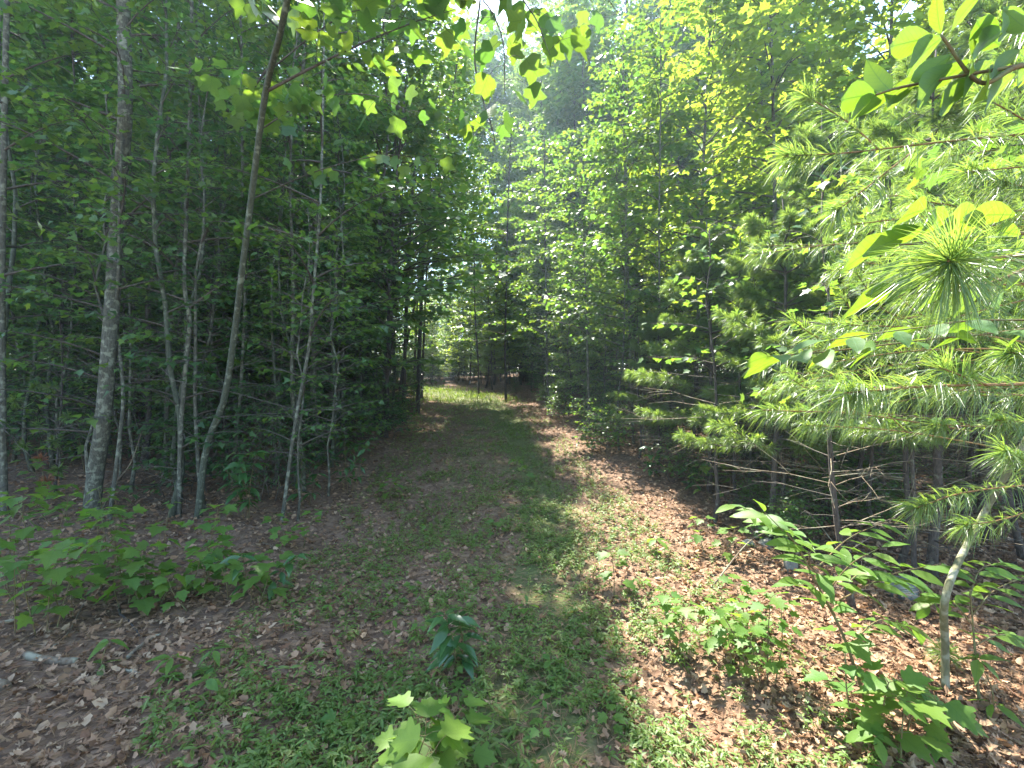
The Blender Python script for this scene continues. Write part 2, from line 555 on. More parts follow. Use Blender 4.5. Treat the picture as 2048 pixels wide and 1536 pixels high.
def shoot_needles(geo, pts, count, length, width, r, spread=.9, sag=.25, tipfrac=.35, up=.15, cheap=False):
    pts = np.asarray(pts, float)
    a = 1 - r.random(count) ** 1.0
    a = np.where(r.random(count) < tipfrac, r.uniform(.85, 1, count), a)
    q = np.linspace(0, 1, len(pts))
    p = np.stack([np.interp(a, q, pts[:, k]) for k in range(3)], 1)
    t = unit(pts[-1] - pts[0])
    perp = unit(np.cross(np.broadcast_to(t, (count, 3)), r.normal(0, 1, (count, 3))))
    sp = spread * (1.05 - .55 * a * r.random(count))[:, None]
    d = t * np.sqrt(np.clip(1 - sp ** 2 * .7, .1, 1)) + perp * sp + [0, 0, up]
    needles(geo, p, d, length, width, r, sag, cheap)


def gen_pine(height, bare, r, blen=1.3, nlen=.12, nwid=.0036, per=210, whorl=.36):
    """returns trunk, limbs, needles of a young white pine"""
    n = 14
    zz = np.linspace(0, height, n)
    pts = np.column_stack([np.cumsum(r.normal(0, .015, n)), np.cumsum(r.normal(0, .015, n)), zz])
    tr = trunk_geo(pts, .0075 * height + .004, .006, 7)
    lb, nd = Geo(), Geo()
    z = bare
    while z < height - .1:
        fr = (z - bare) / (height - bare)
        k = r.integers(4, 6); a0 = r.uniform(0, TAU)
        for i in range(k):
            az = a0 + TAU * i / k + r.normal(0, .2)
            L = blen * (1 - .75 * fr) * r.uniform(.7, 1.15)
            el = .1 + .5 * fr + r.normal(0, .1)
            h = np.array([math.cos(az), math.sin(az), 0]); side = np.array([-h[1], h[0], 0])
            p = np.array([np.interp(z, zz, pts[:, 0]), np.interp(z, zz, pts[:, 1]), z + r.normal(0, .04)])
            q = np.linspace(0, 1, 5)
            bp = p + np.outer(q * L, h * math.cos(el)) + np.outer(L * (q * math.sin(el) + .12 * q ** 3 - .1 * q), [0, 0, 1])
            tube(lb, bp, np.linspace(.009, .003, 5), 4, False)
            sh = [(bp[2:], 1.0)]
            for s in np.arange(.3, 1.0, .16):
                b0 = np.array([np.interp(s, q, bp[:, c]) for c in range(3)])
                for sg in (-1, 1):
                    if r.random() < .15: continue
                    d = unit(h * .75 + side * sg * r.uniform(.5, .9) + [0, 0, r.uniform(0, .35)])
                    l2 = L * .32 * r.uniform(.6, 1.2) * (1.2 - .6 * s)
                    e = np.stack([b0, b0 + d * l2 * .5, b0 + d * l2 + [0, 0, .05 * l2]])
                    tube(lb, e, [.004, .003, .002], 3, False)
                    sh.append((e, .8))
            for e, kf in sh:
                shoot_needles(nd, e, int(per * kf * .45), nlen, nwid, r, cheap=True)
        z += whorl * r.uniform(.8, 1.2)
    return pts, tr, lb, nd


# ------------------------------------------------------------------ copying a thing with its parts
def copy_tree(root, loc, rz, sc, label=None, group=None, cat=None):
    c = root.copy(); COL.objects.link(c)
    c.location = [float(a) for a in loc]
    c.rotation_euler = (0, 0, rz); c.scale = (sc, sc, sc)
    if label: c['label'] = label
    if group: c['group'] = group
    for ch in root.children:
        d = ch.copy(); COL.objects.link(d); d.parent = c
    return c


# ================================================================== the ground
def axis(lo, hi, fine_lo, fine_hi, step, grow_=1.14):
    a = list(np.arange(fine_lo, fine_hi + 1e-6, step)); s = step
    while a[-1] < hi:
        s *= grow_; a.append(a[-1] + s)
    s = step
    while a[0] > lo:
        s *= grow_; a.insert(0, a[0] - s)
    return np.array(a)


gx = axis(-95, 95, -5, 5, .07)
gy = axis(-30, 150, 1.0, 10, .07)
X, Y = np.meshgrid(gx, gy)
Z = H(X, Y) + rng.normal(0, .006, X.shape)
nx, ny = len(gx), len(gy)
vid = np.arange(nx * ny).reshape(ny, nx)
qa, qb, qc, qd = vid[:-1, :-1].ravel(), vid[:-1, 1:].ravel(), vid[1:, 1:].ravel(), vid[1:, :-1].ravel()
gme = Geo().add(np.column_stack([X.ravel(), Y.ravel(), Z.ravel()]), np.concatenate([np.column_stack([qa, qb, qc]), np.column_stack([qa, qc, qd])])).mesh('ground', M_GROUND)


def clumps(x, y, sc, seed):
    t = np.random.default_rng(seed).random((64, 64))
    u, v = np.asarray(x) * sc + 900, np.asarray(y) * sc + 900
    i, j = np.floor(u).astype(int), np.floor(v).astype(int); a, b = u - i, v - j
    a, b = a * a * (3 - 2 * a), b * b * (3 - 2 * b)
    g_ = lambda p, q: t[p % 64, q % 64]
    return (g_(i, j) * (1 - a) + g_(i + 1, j) * a) * (1 - b) + (g_(i, j + 1) * (1 - a) + g_(i + 1, j + 1) * a) * b


def moss_mask(x, y):
    d = x - trail_x(y)
    off = np.clip(.2 + .11 * (y - 2), .1, .75)
    m = np.exp(-((d - off) / .36) ** 2) * 1.1 + (.5 + .07 * np.clip(y - 4, 0, 8)) * np.exp(-((d - .1) / 1.25) ** 2)
    m = m * (.72 + .28 * np.sin(x * 3.1 + 2 * np.sin(y * 1.7)) * np.sin(y * 2.3 + 1.5 * np.sin(x * 2.2)))
    m = m + .9 * np.clip((y - 14) / 6, 0, 1) * np.exp(-(d / 2.0) ** 2)
    m = m + .35 * np.exp(-((x + .9) / .8) ** 2 - ((y - 2.0) / .6) ** 2)
    return np.clip(m, 0, 1.2)


at = gme.attributes.new('moss', 'FLOAT', 'POINT')
at.data.foreach_set('value', moss_mask(X, Y).ravel().astype(np.float32))
ground = link('ground', gme)
ground['kind'] = 'structure'
ground['label'] = 'brown leaf strewn forest floor with a mossy trail climbing away'


# ---- added volume box whose thin blue scatter stands in for a lens veil
HZ = np.array([[x_, y_, z_] for x_ in (-100, 100) for y_ in (-36, 156) for z_ in (-2.0, 38.0)])
HF = np.array([[0, 1, 3], [0, 3, 2], [4, 6, 7], [4, 7, 5], [0, 4, 5], [0, 5, 1], [2, 3, 7], [2, 7, 6], [0, 2, 6], [0, 6, 4], [1, 5, 7], [1, 7, 3]])
mh = bpy.data.materials.new('veil_haze'); mh.use_nodes = True
mh.node_tree.nodes.clear()
pv = mh.node_tree.nodes.new('ShaderNodeVolumePrincipled'); mo = mh.node_tree.nodes.new('ShaderNodeOutputMaterial')
pv.inputs['Color'].default_value = (.66, .85, 1.0, 1)
pv.inputs['Density'].default_value = .0018
pv.inputs['Anisotropy'].default_value = .45
mh.node_tree.links.new(pv.outputs[0], mo.inputs['Volume'])
veil_haze = link('veil_haze', Geo().add(HZ, HF).mesh('veil_haze', mh, False))
veil_haze['kind'] = 'stuff'
veil_haze['label'] = 'thin even blue veil added over the wood in place of lens flare'

# ================================================================== trees of the wood
SPECIES = {'maple': (STAR, STARS), 'tulip': (TULIP, TULIPS)}


def near_tree(name, label, cat, px, r0, r1, height, species='maple', z0=2.3, nb=34, blen=1.5, leaf=.1, seed=0, d=None, bark=None,
              limit=160, group=None, ntw=7, lean_out=None, az_bias=None, dead=6, keep=1.0, minpx=9, toward=0.0, spacing=.05):
    """a tree whose trunk follows pixels read off the photograph, standing where its foot meets the ground"""
    r = np.random.default_rng(1000 + seed)
    if d is None:
        base = G(*px[0]); d = base[1]
    else:
        base = P(px[0][0], px[0][1], d); base[2] = H(base[0], base[1])
    pl = [base - [0, 0, .15]]
    for k, p in enumerate(px[1:]):
        pl.append(P(p[0], p[1], d + toward * ((k + 1) / (len(px) - 1)) ** 1.5 + (.05 * (k + 1) * r.uniform(-1, 1) if not toward else 0)))
    lead = pl[-1] - pl[-2] if len(pl) > 2 else np.array([0, 0, 1.0])
    lead = lead / max(lead[2], .1)
    while pl[-1][2] - base[2] < height:
        lead = lead * .7 + np.array([r.normal(0, .04), r.normal(0, .04), 1]) * .3
        lead = lead / lead[2]
        pl.append(pl[-1] + lead * 1.2)
    pts = spline(np.array(pl) - base, 40)
    pts[:, 2] = np.maximum.accumulate(pts[:, 2] + np.arange(40) * 1e-5)
    root = thing(name, base, label, cat, group)
    link('trunk', trunk_geo(pts, r0 * .68, r1 * .8, 9).mesh('trunk', bark or M_BARK), root)
    tw, LP, R = grow(pts, z0, nb, blen, r, leaf=leaf, ntw=ntw, az_bias=az_bias, keep=keep, spacing=spacing)
    dead_twigs(pts, .5, max(z0, 1.0), dead, .9, r, tw)
    o = link('twigs', tw.mesh('twigs', M_TWIG), root); o['kind'] = 'stuff'
    tp = SPECIES[species]
    if d > 7.5: tp = (tp[0], TULIPX if species == 'tulip' else STARX)
    put_leaves(root, base, tp[0], LP, R, M_SUNTONEV if 'gum' in name else M_LEAFV, M_SUNTONE if 'gum' in name else M_LEAF, limit=limit, lod=tp[1], minpx=minpx)
    return root


GT = 'slim young trees at the left edge of the trail'
near_tree('tulip_tree', 'stoutest pale mottled trunk with a slight bow, nearest the left edge of the wood', 'tree',
          [(180, 1035), (190, 950), (205, 850), (222, 640), (235, 420), (250, 230), (246, 0)], .115, .05, 11.5, 'tulip', 3.0, 40, 1.7, .082, 1, limit=220)
near_tree('maple_tree', 'thin wavy stem standing just right of the stoutest mottled trunk', 'tree',
          [(215, 1040), (240, 870), (246, 780), (233, 640), (237, 540), (240, 380)], .028, .012, 7.5, 'maple', 1.6, 26, 1.2, .07, 2, limit=120)
near_tree('maple_tree', 'straight slim trunk parting from a crooked twin, rising from dark brush', 'tree',
          [(330, 985), (333, 850), (338, 700), (352, 550), (372, 400), (385, 200)], .045, .02, 9.5, 'maple', 2.2, 32, 1.4, .07, 3, d=6.6, limit=120)
near_tree('maple_tree', 'lichen flecked slim trunk with a kink at head height', 'tree',
          [(357, 1035), (362, 850), (375, 700), (379, 640), (368, 560), (373, 430), (380, 200)], .036, .016, 8.5, 'maple', 2.0, 30, 1.3, .07, 4, limit=120)
leaning = near_tree('tulip_tree', 'strongly leaning lichen spotted trunk whose big squared leaves hang into the top', 'tree',
          [(393, 1035), (412, 900), (448, 800), (470, 660), (482, 560), (505, 380), (532, 180), (575, 0)], .05, .015, 8.0, 'tulip', 3.4, 26, 1.5, .14, 5, limit=200, toward=-2.0, bark=M_OLIVE)
near_tree('maple_tree', 'slender sinuous stem between the leaning trunk and the dark stout one', 'tree',
          [(462, 985), (478, 820), (487, 680), (490, 560), (485, 380)], .033, .014, 8.5, 'maple', 2.1, 28, 1.3, .07, 6, d=6.3, limit=120)
near_tree('tulip_tree', 'dark stout mottled trunk set back behind the slim leaning stems', 'tree',
          [(541, 900), (552, 740), (563, 640), (577, 500), (590, 250)], .10, .05, 13, 'tulip', 3.4, 40, 1.9, .082, 7, d=8.6, limit=160)
near_tree('maple_tree', 'slim leaning stem closest to the trail on its left side', 'tree',
          [(560, 1045), (590, 850), (617, 700), (626, 590), (640, 420)], .028, .012, 7.5, 'maple', 1.9, 28, 1.4, .07, 8, limit=160)
near_tree('maple_tree', 'upright pale stem cut by the left edge of the picture', 'tree',
          [(10, 1030), (6, 860), (4, 580), (8, 300)], .045, .02, 10, 'maple', 2.4, 32, 1.5, .07, 9, limit=120)
near_tree('oak_tree', 'dark straight trunk half hidden in the thicket left of the trail crest', 'tree',
          [(690, 850), (686, 700), (680, 560), (676, 300)], .10, .05, 13, 'maple', 3.0, 40, 1.6, .085, 10, d=11, bark=M_BARKD, limit=80)
near_tree('maple_tree', 'dark pole leaning right over the trail crest from the left bank', 'tree',
          [(792, 800), (815, 680), (845, 540), (880, 380)], .05, .02, 9, 'maple', 2.3, 30, 1.6, .085, 11, d=12.5, bark=M_BARKD, limit=80)
near_tree('maple_tree', 'dark upright pole on the left bank beside the leaning one', 'tree',
          [(762, 815), (772, 690), (788, 540), (795, 380)], .05, .02, 10, 'maple', 2.6, 30, 1.6, .085, 12, d=11.5, bark=M_BARKD, limit=80)
near_tree('maple_tree', 'dark thin pole standing left of the bright gap in the trees', 'tree',
          [(722, 830), (735, 700), (748, 520), (755, 300)], .06, .02, 11, 'maple', 2.6, 32, 1.6, .085, 13, d=10.5, bark=M_BARKD, limit=80)

near_tree('sweetgum_tree', 'bright yellow green sweetgum with starry leaves leaning over from the right', 'tree',
          [(1385, 935), (1392, 760), (1400, 520), (1410, 250), (1420, 60)], .05, .02, 8.2, 'maple', 2.4, 46, 2.1, .15, 20, d=8.2, limit=300, ntw=8, spacing=.065)
near_tree('sweetgum_tree', 'second bright sweetgum crown spreading behind the pine boughs at upper right', 'tree',
          [(1560, 950), (1560, 700), (1550, 400), (1545, 150)], .05, .02, 7.8, 'maple', 3.0, 46, 2.2, .15, 21, d=7.4, limit=300, ntw=8, spacing=.065)
near_tree('sweetgum_tree', 'third sweetgum, its starry leaves glowing behind the broad oval leaves at top right', 'tree',
          [(1760, 930), (1765, 700), (1775, 400), (1780, 150)], .05, .02, 8.2, 'maple', 3.2, 46, 2.2, .15, 18, d=7.0, limit=220, ntw=8, spacing=.065)
near_tree('sweetgum_tree', 'sweetgum closest to the right edge, mostly hidden by pine boughs', 'tree',
          [(1960, 930), (1965, 700), (1975, 400), (1980, 150)], .05, .02, 7.8, 'maple', 3.0, 46, 2.2, .15, 19, d=6.6, limit=160, ntw=8, spacing=.065)
near_tree('maple_tree', 'pair of crossing grey stems right of the trail, the taller one', 'tree',
          [(1268, 885), (1262, 760), (1256, 560), (1250, 350)], .042, .018, 6.2, 'maple', 2.0, 34, 1.5, .1, 22, d=8.6, limit=200)
near_tree('maple_tree', 'pair of crossing grey stems right of the trail, the leaning one', 'tree',
          [(1285, 880), (1272, 740), (1262, 620), (1240, 420)], .035, .015, 5.4, 'maple', 1.8, 28, 1.4, .1, 23, d=8.9, limit=160)
near_tree('maple_tree', 'thin wavy stem between the trail and the crossing grey stems', 'tree',
          [(1238, 890), (1236, 800), (1246, 720), (1250, 560)], .025, .01, 5.5, 'maple', 1.4, 24, 1.3, .1, 24, d=8.3, limit=140)
near_tree('maple_tree', 'straight slim trunk on the right bank with foliage to the top of the gap', 'tree',
          [(1180, 865), (1176, 760), (1172, 600), (1165, 400)], .045, .02, 6.0, 'maple', 2.0, 34, 1.6, .1, 25, d=10.2, limit=160)
near_tree('maple_tree', 'slim trunk near the dark right bank where the trail narrows', 'tree',
          [(1098, 835), (1094, 740), (1092, 600), (1090, 450)], .05, .02, 6.8, 'maple', 1.8, 34, 1.6, .1, 26, d=13, limit=80)
near_tree('maple_tree', 'dark trunk framing the bright gap on its right side', 'tree',
          [(958, 800), (956, 720), (950, 620), (948, 480)], .055, .02, 9, 'maple', 1.9, 32, 1.6, .1, 27, d=19, bark=M_BARKD, limit=40)
near_tree('maple_tree', 'pole right of the bright gap with two dark neighbours', 'tree',
          [(1012, 815), (1010, 720), (1012, 600), (1015, 450)], .06, .02, 9.5, 'maple', 2.0, 34, 1.7, .1, 28, d=16, bark=M_BARKD, limit=40)
near_tree('maple_tree', 'slim trunk in front of the dark pines, last before the needles begin', 'tree',
          [(1322, 905), (1322, 800), (1320, 680), (1318, 500)], .03, .012, 6.0, 'maple', 1.8, 28, 1.3, .1, 29, d=7.8, limit=160)

OVER = ['first tall tulip tree leaning its limbs over the trail from the left', 'second tulip tree with limbs reaching over the trail', 'maple with long limbs over the shaded middle of the trail',
        'tulip tree arching over the trail just before the crest', 'maple overhanging the crest of the trail from the left bank', 'tall maple whose crown meets the far pines over the trail', 'slim tulip tree on the bank arching right above the bend']
for i, (bx, by, hh) in enumerate([(-2.5, 9.3, 6.8), (-2.6, 11.2, 8.4), (-2.6, 13, 9.6), (-3.0, 14.8, 10.2), (-3.2, 16.6, 10.5), (-3.9, 18.6, 11), (-5.2, 20.5, 11.5)]):
    u_ = 1024 + FPX * bx / by
    near_tree('tulip_tree' if 'tulip' in OVER[i] else 'maple_tree', OVER[i], 'tree', [(u_, 800), (u_ + 6, 640), (u_ + 18, 400), (u_ + 42, 150)], .07, .02, hh, 'tulip' if 'tulip' in OVER[i] else 'maple',
              [2.4, 2.6, 3.4, 4.4, 5.2, 6.0, 6.5][i], [30, 38, 46, 54, 60, 60, 60][i], 2.7, .13, 80 + i, d=by, limit=60, az_bias=(-.1, .55), ntw=[7, 7, 8, 9, 9, 9, 9][i], spacing=.065, bark=M_BARKD)

# ---- copied trees further in
PROTO = []
for k in range(7):
    r = np.random.default_rng(300 + k)
    h = [9, 10.5, 12, 8, 11, 7, 8.5][k]
    zz = np.linspace(-.15, h, 16)
    pts = np.column_stack([np.cumsum(r.normal(0, .09, 16)), np.cumsum(r.normal(0, .09, 16)), zz])
    pts -= [pts[0, 0], pts[0, 1], 0]
    root = thing('young_tree', (0, 0, 0), '', 'tree')
    link('trunk', trunk_geo(pts, .042 - .009 * (k % 3), .01, 7).mesh('trunk', M_BARK if k % 2 else M_BARKD), root)
    tw, LP, R = grow(pts, 1.0 + .3 * (k % 3), 62, 1.9, r, leaf=[.1, .125, .085, .11, .135, .08, .13][k], ntw=9, spacing=[.05, .06, .042, .055, .065, .04, .07][k], twl=[.5, .6, .42, .5, .65, .4, .5][k], lift=[.35, .5, .2, .3, .45, .6, .35][k])
    dead_twigs(pts, .3, 2.2, 12, 1.0, r, tw)
    o = link('twigs', tw.mesh('twigs', M_TWIG), root); o['kind'] = 'stuff'
    g = Geo(); scatter(g, TULIPX if k in (1, 4) else STARX, LP, R)
    o = link('foliage', g.mesh('foliage', M_SHADETONE if k in (0, 2, 5) else M_SUNTONE if k == 6 else M_LEAF), root); o['kind'] = 'stuff'  # some kinds wear leaf colours that carry shade, one carries sunlight
    PROTO.append(root)
TALL = []
for k in range(3):
    r = np.random.default_rng(400 + k)
    h = [20, 17, 23][k]
    zz = np.linspace(-.2, h, 18)
    pts = np.column_stack([np.cumsum(r.normal(0, .14, 18)), np.cumsum(r.normal(0, .14, 18)), zz])
    pts -= [pts[0, 0], pts[0, 1], 0]
    root = thing('tall_tree', (0, 0, 0), '', 'tree')
    link('trunk', trunk_geo(pts, .2, .04, 9).mesh('trunk', M_BARKD), root)
    tw, LP, R = grow(pts, 1.6 + k, 110, 3.6, r, leaf=.2, ntw=10, spacing=.11, twl=.95)
    o = link('limbs', tw.mesh('limbs', M_TWIG), root); o['kind'] = 'stuff'
    g = Geo(); scatter(g, STARX, LP, R)
    o = link('foliage', g.mesh('foliage', M_SHADETONE), root); o['kind'] = 'stuff'
    TALL.append(root)

PINES = []
for k in range(3):
    r = np.random.default_rng(500 + k)
    pts, tr, lb, nd = gen_pine([4.6, 5.4, 3.4][k], [1.25, 1.5, .9][k], r, blen=[1.25, 1.35, 1.0][k])
    root = thing('white_pine', (0, 0, 0), '', 'pine')
    link('trunk', tr.mesh('trunk', M_BARKD), root)
    dead_twigs(pts, .2, 1.5, 26, 1.0, r, lb)
    o = link('branches', lb.mesh('branches', M_TWIG), root); o['kind'] = 'stuff'
    o = link('needles', nd.mesh('needles', M_NEED, False), root); o['kind'] = 'stuff'
    PINES.append(root)
TPINE = []
for k in range(2):
    r = np.random.default_rng(520 + k)
    pts, tr, lb, nd = gen_pine([19, 16][k], [5, 3][k], r, blen=3.2, nlen=.3, nwid=.022, per=30, whorl=.75)
    root = thing('tall_pine', (0, 0, 0), '', 'pine')
    link('trunk', tr.mesh('trunk', M_BARKD), root)
    o = link('branches', lb.mesh('branches', M_TWIG), root); o['kind'] = 'stuff'
    o = link('needles', nd.mesh('needles', M_NEED, False), root); o['kind'] = 'stuff'
    TPINE.append(root)

used = set()
MARKS = [(-100, 'the left edge'), (5, 'the pale edge stem'), (205, 'the stoutest mottled trunk'), (243, 'the wavy stem'), (338, 'the trunk with a crooked twin'), (377, 'the kinked slim trunk'),
         (455, 'the leaning tulip trunk'), (487, 'the sinuous stem'), (560, 'the dark stout trunk'), (617, 'the slim leaning stem'), (686, 'the dark straight trunk'), (735, 'the dark thin pole'), (775, 'the dark upright pole'),
         (825, 'the pole leaning over the crest'), (880, 'the bright opening'), (955, 'the trunk framing the opening'), (1012, 'the pole beside the opening'), (1094, 'the trunk by the narrowing'),
         (1174, 'the bank trunk'), (1262, 'the crossing grey stems'), (1322, 'the slim trunk by the pines'), (1395, 'the sweetgum'), (1555, 'the second sweetgum'),
         (1720, 'the long pine boughs'), (1890, 'the leaning olive stem'), (2030, 'the boughs at the right edge')]


def where(x, y):
    u = 1024 + FPX * x / max(y, .5)
    best = min(MARKS, key=lambda m: abs(m[0] - u))
    far = 'just behind' if y < 11 else 'behind' if y < 16 else 'well behind' if y < 24 else 'far behind' if y < 40 else 'farthest behind'
    if y < 7: far = 'beside'
    side = '' if abs(best[0] - u) < 22 else (' and to its left' if u < best[0] else ' and to its right')
    side = side and side[4:].replace('to its', 'a little')
    return far + ' ' + best[1] + (', ' + side if side else '')


NOUN = {'young_tree': ['slim dark young tree', 'slim grey broad leaved tree', 'slim small leaved tree', 'slim grey young tree', 'slim dark broad leaved tree', 'low slim tree with tiny leaves', 'bright starry leaved tree'],
        'tall_tree': ['tall hardwood', 'shorter hardwood', 'tallest hardwood'], 'tall_pine': ['tall grey green pine', 'shorter grey green pine'],
        'understory_bush': ['leafy bush', 'narrow leaved bush', 'small leaved bush', 'lobed leaved bush'], 'thicket_sapling': ['thin dark pole', 'thin grey pole', 'stouter dark pole', 'thin short grey pole'], 'white_pine': ['young pine'] * 3, 'slim_sapling': ['thin leafy sapling', 'slim grey sapling', 'thinnest grey sapling', 'slim olive sapling']}


def plant(protos, k, x, y, rz, sc, label, group):
    pr = protos[k % len(protos)]
    if group != 'young white pines along the right of the trail':
        label = NOUN[pr.name.split('.')[0]][k % len(protos)] + ' ' + where(x, y)
        if len(label.split()) > 16: label = label.rsplit(',', 1)[0]
    loc = (x, y, float(H(x, y)))
    if pr.name not in used:
        used.add(pr.name)
        pr.location = loc; pr.rotation_euler = (0, 0, rz); pr.scale = (sc, sc, sc)
        pr['label'] = label; pr['group'] = group
        return pr
    return copy_tree(pr, loc, rz, sc, label, group)


def spread(n, x0, x1, y0, y1, mind, test, r, tries=6000):
    out = []
    for _ in range(tries):
        if len(out) >= n: break
        x, y = r.uniform(x0, x1), r.uniform(y0, y1)
        if not test(x, y): continue
        if all((x - a) ** 2 + (y - b) ** 2 > mind ** 2 for a, b in out):
            out.append((x, y))
    return out


r = np.random.default_rng(11)
clear = lambda x, y, m: abs(x - trail_x(y)) > m
inview = lambda x, y, pad: y > 0 and abs(x) < 1.1 * y + pad
corridor = lambda x, y: 27 < y < 50 and abs(x + 5 + .325 * (y - 30)) < 4.5
glade = lambda x, y: not (-16 < x < -1.0 and 19 < y < 33 and trail_x(y) - 2.5 < x < trail_x(y) + 2.6)

for i, (x, y) in enumerate(spread(120, -20, -2.6, 6.8, 25, .75, lambda x, y: x < trail_x(y) - 1.9 and inview(x, y, 2.5) and glade(x, y), r)):
    plant(PROTO, i % 6, x, y, r.uniform(0, TAU), r.uniform(.8, 1.2), 'slim young tree in the shaded thicket left of the trail', 'young trees in the thicket left of the trail')
for i, (x, y) in enumerate(spread(90, .6, 20, 9.5, 26, .8, lambda x, y: x > trail_x(y) + 2.1 and inview(x, y, 2.5) and glade(x, y), r)):
    plant(PROTO, 6 if y < 15 and i % 2 else (1, 3, 4, 1, 6, 5)[i % 6], x, y, r.uniform(0, TAU), (r.uniform(.42, .6) if x < 5 and y < 15 else r.uniform(.6, .85) if x < .2 * y else r.uniform(.95, 1.3)), 'slim young tree in the wood right of the trail', 'young trees in the wood right of the trail')
for i, (x, y) in enumerate(spread(110, -26, 20, 25, 44, 1.1, lambda x, y: clear(x, y, 2) and glade(x, y), r)):
    plant(PROTO, (1, 6, 4, 6)[i % 4], x, y, r.uniform(0, TAU), r.uniform(.9, 1.3) * (.5 if corridor(x, y) else 1), 'small sunlit tree beyond the bend of the trail', 'small trees beyond the bend of the trail')
for i, (x, y) in enumerate(spread(60, -50, 50, 20, 62, 2.8, lambda x, y: clear(x, y, 3) and glade(x, y) and not (.045 < x / y < .095 and y < 48) and not (-.2 < x / y < .02 and y < 46) and not corridor(x, y), r)):
    plant(TALL, i, x, y, r.uniform(0, TAU), r.uniform(.8, 1.15), 'tall dark hardwood rising behind the young trees', 'tall hardwoods behind the young trees')
for i, (x, y) in enumerate([(1.4, 33), (4.5, 26), (-10, 44), (9, 30), (3.2, 44), (-12, 36), (1.35, 22), (2.1, 27), (.95, 29), (2.6, 34)]):
    plant(TPINE, i, x, y, r.uniform(0, TAU), r.uniform(.85, 1.1), 'tall grey green pine standing in the far gap', 'tall pines in the far gap')
for i, (x, y) in enumerate([(-1.75, 27), (-1.0, 26), (-.3, 27.5), (-1.5, 29.5), (.5, 25.5), (-.75, 30)]):
    plant(PROTO, (2, 4, 2, 1, 4, 2)[i], x, y, r.uniform(0, TAU), [1.6, 1.6, 1.75, 2.0, 1.6, 1.9][i], 'tree', 'taller slim trees closing the end of the trail')
for i, (x, y) in enumerate([(3.0, 21.5), (3.9, 28), (1.9, 38), (1.0, 37), (4.6, 24), (5.2, 20.5), (7.0, 22), (9, 24), (6.4, 29), (10.5, 28), (3.4, 33), (1.4, 47)]):
    plant(TALL, i, x, y, r.uniform(0, TAU), [.75, .95, 1.1, .9, .85, 1.0, 1.1, 1.1, 1.2, 1.2, 1.2, 1.2][i], 'tall hardwood', 'tall trees closing the gap over the trail')
for i, (x, y) in enumerate([(-9, 7), (-12, 11), (-8, 13), (-13, 16), (-7.5, 18)]):
    plant(TALL, i, x, y, r.uniform(0, TAU), .8, 'tall shady tree deep in the left thicket', 'tall trees deep in the left thicket')

for i, (x, y) in enumerate(spread(46, -10, 4.5, 23, 36, .8, lambda x, y: x > trail_x(y) + 1.9 and abs(x) < 12 and glade(x, y), r)):
    plant(PROTO, (6, 3, 6, 4)[i % 4], x, y, r.uniform(0, TAU), r.uniform(.55, 1.1) * (.6 if corridor(x, y) else 1), 'small sunlit tree closing the view at the bend of the trail', 'small trees closing the view at the bend')
for i, (x, y) in enumerate(spread(14, -12, 6, 30, 44, 1.8, lambda x, y: x > trail_x(y) + 2.5 and not (.05 < x / y < .09) and not (-.2 < x / y < .02) and not corridor(x, y), r)):
    plant(TALL, i, x, y, r.uniform(0, TAU), r.uniform(.6, .95), 'tall tree standing behind the bend of the trail', 'tall trees behind the bend of the trail')
for i, (x, y) in enumerate(spread(60, -60, 50, 50, 74, 3.2, lambda x, y: True, r)):
    plant(TALL, i, x, y, r.uniform(0, TAU), r.uniform(.7, 1.0), 'distant tree in the farthest row of the wood', 'trees in the farthest row of the wood')
for i, (x, y) in enumerate(spread(24, 1.6, 9, 17, 25, 1.0, lambda x, y: x / y > .085, r)):
    plant(PROTO, (1, 2, 4, 0)[i % 4], x, y, r.uniform(0, TAU), r.uniform(1.25, 1.6), 'tree', 'taller trees at the back of the wood right of the trail')
PINE_LAB = ['full soft needled pine at the right edge of the trail, foremost of its row', 'young pine with bare lower stem behind the leaning olive stem',
            'pine with drooping boughs where the right thicket begins', 'pale tipped pine in front of the sweetgum crowns',
            'pine half hidden behind the foremost row at right', 'dark pine deep in the right thicket', 'tall narrow pine at the far right of the thicket',
            'low pine between the thicket stems and the trail', 'pine at the back of the right thicket beside grey stems', 'small pine beside the trail bend on the right bank']
for i, (x, y, k, sc) in enumerate([(2.6, 4.7, 2, 1.0), (3.3, 3.7, 0, .9), (2.55, 6.1, 2, 1.05), (3.6, 5.4, 0, 1.0), (4.5, 4.5, 1, 1.0), (4.4, 6.4, 0, 1.1),
                                   (5.6, 5.2, 1, 1.1), (2.3, 7.4, 2, .75), (3.9, 7.8, 2, .9), (-.9, 21.5, 2, .9)]):
    plant(PINES, k, x, y, r.uniform(0, TAU), sc, PINE_LAB[i], 'young white pines along the right of the trail')


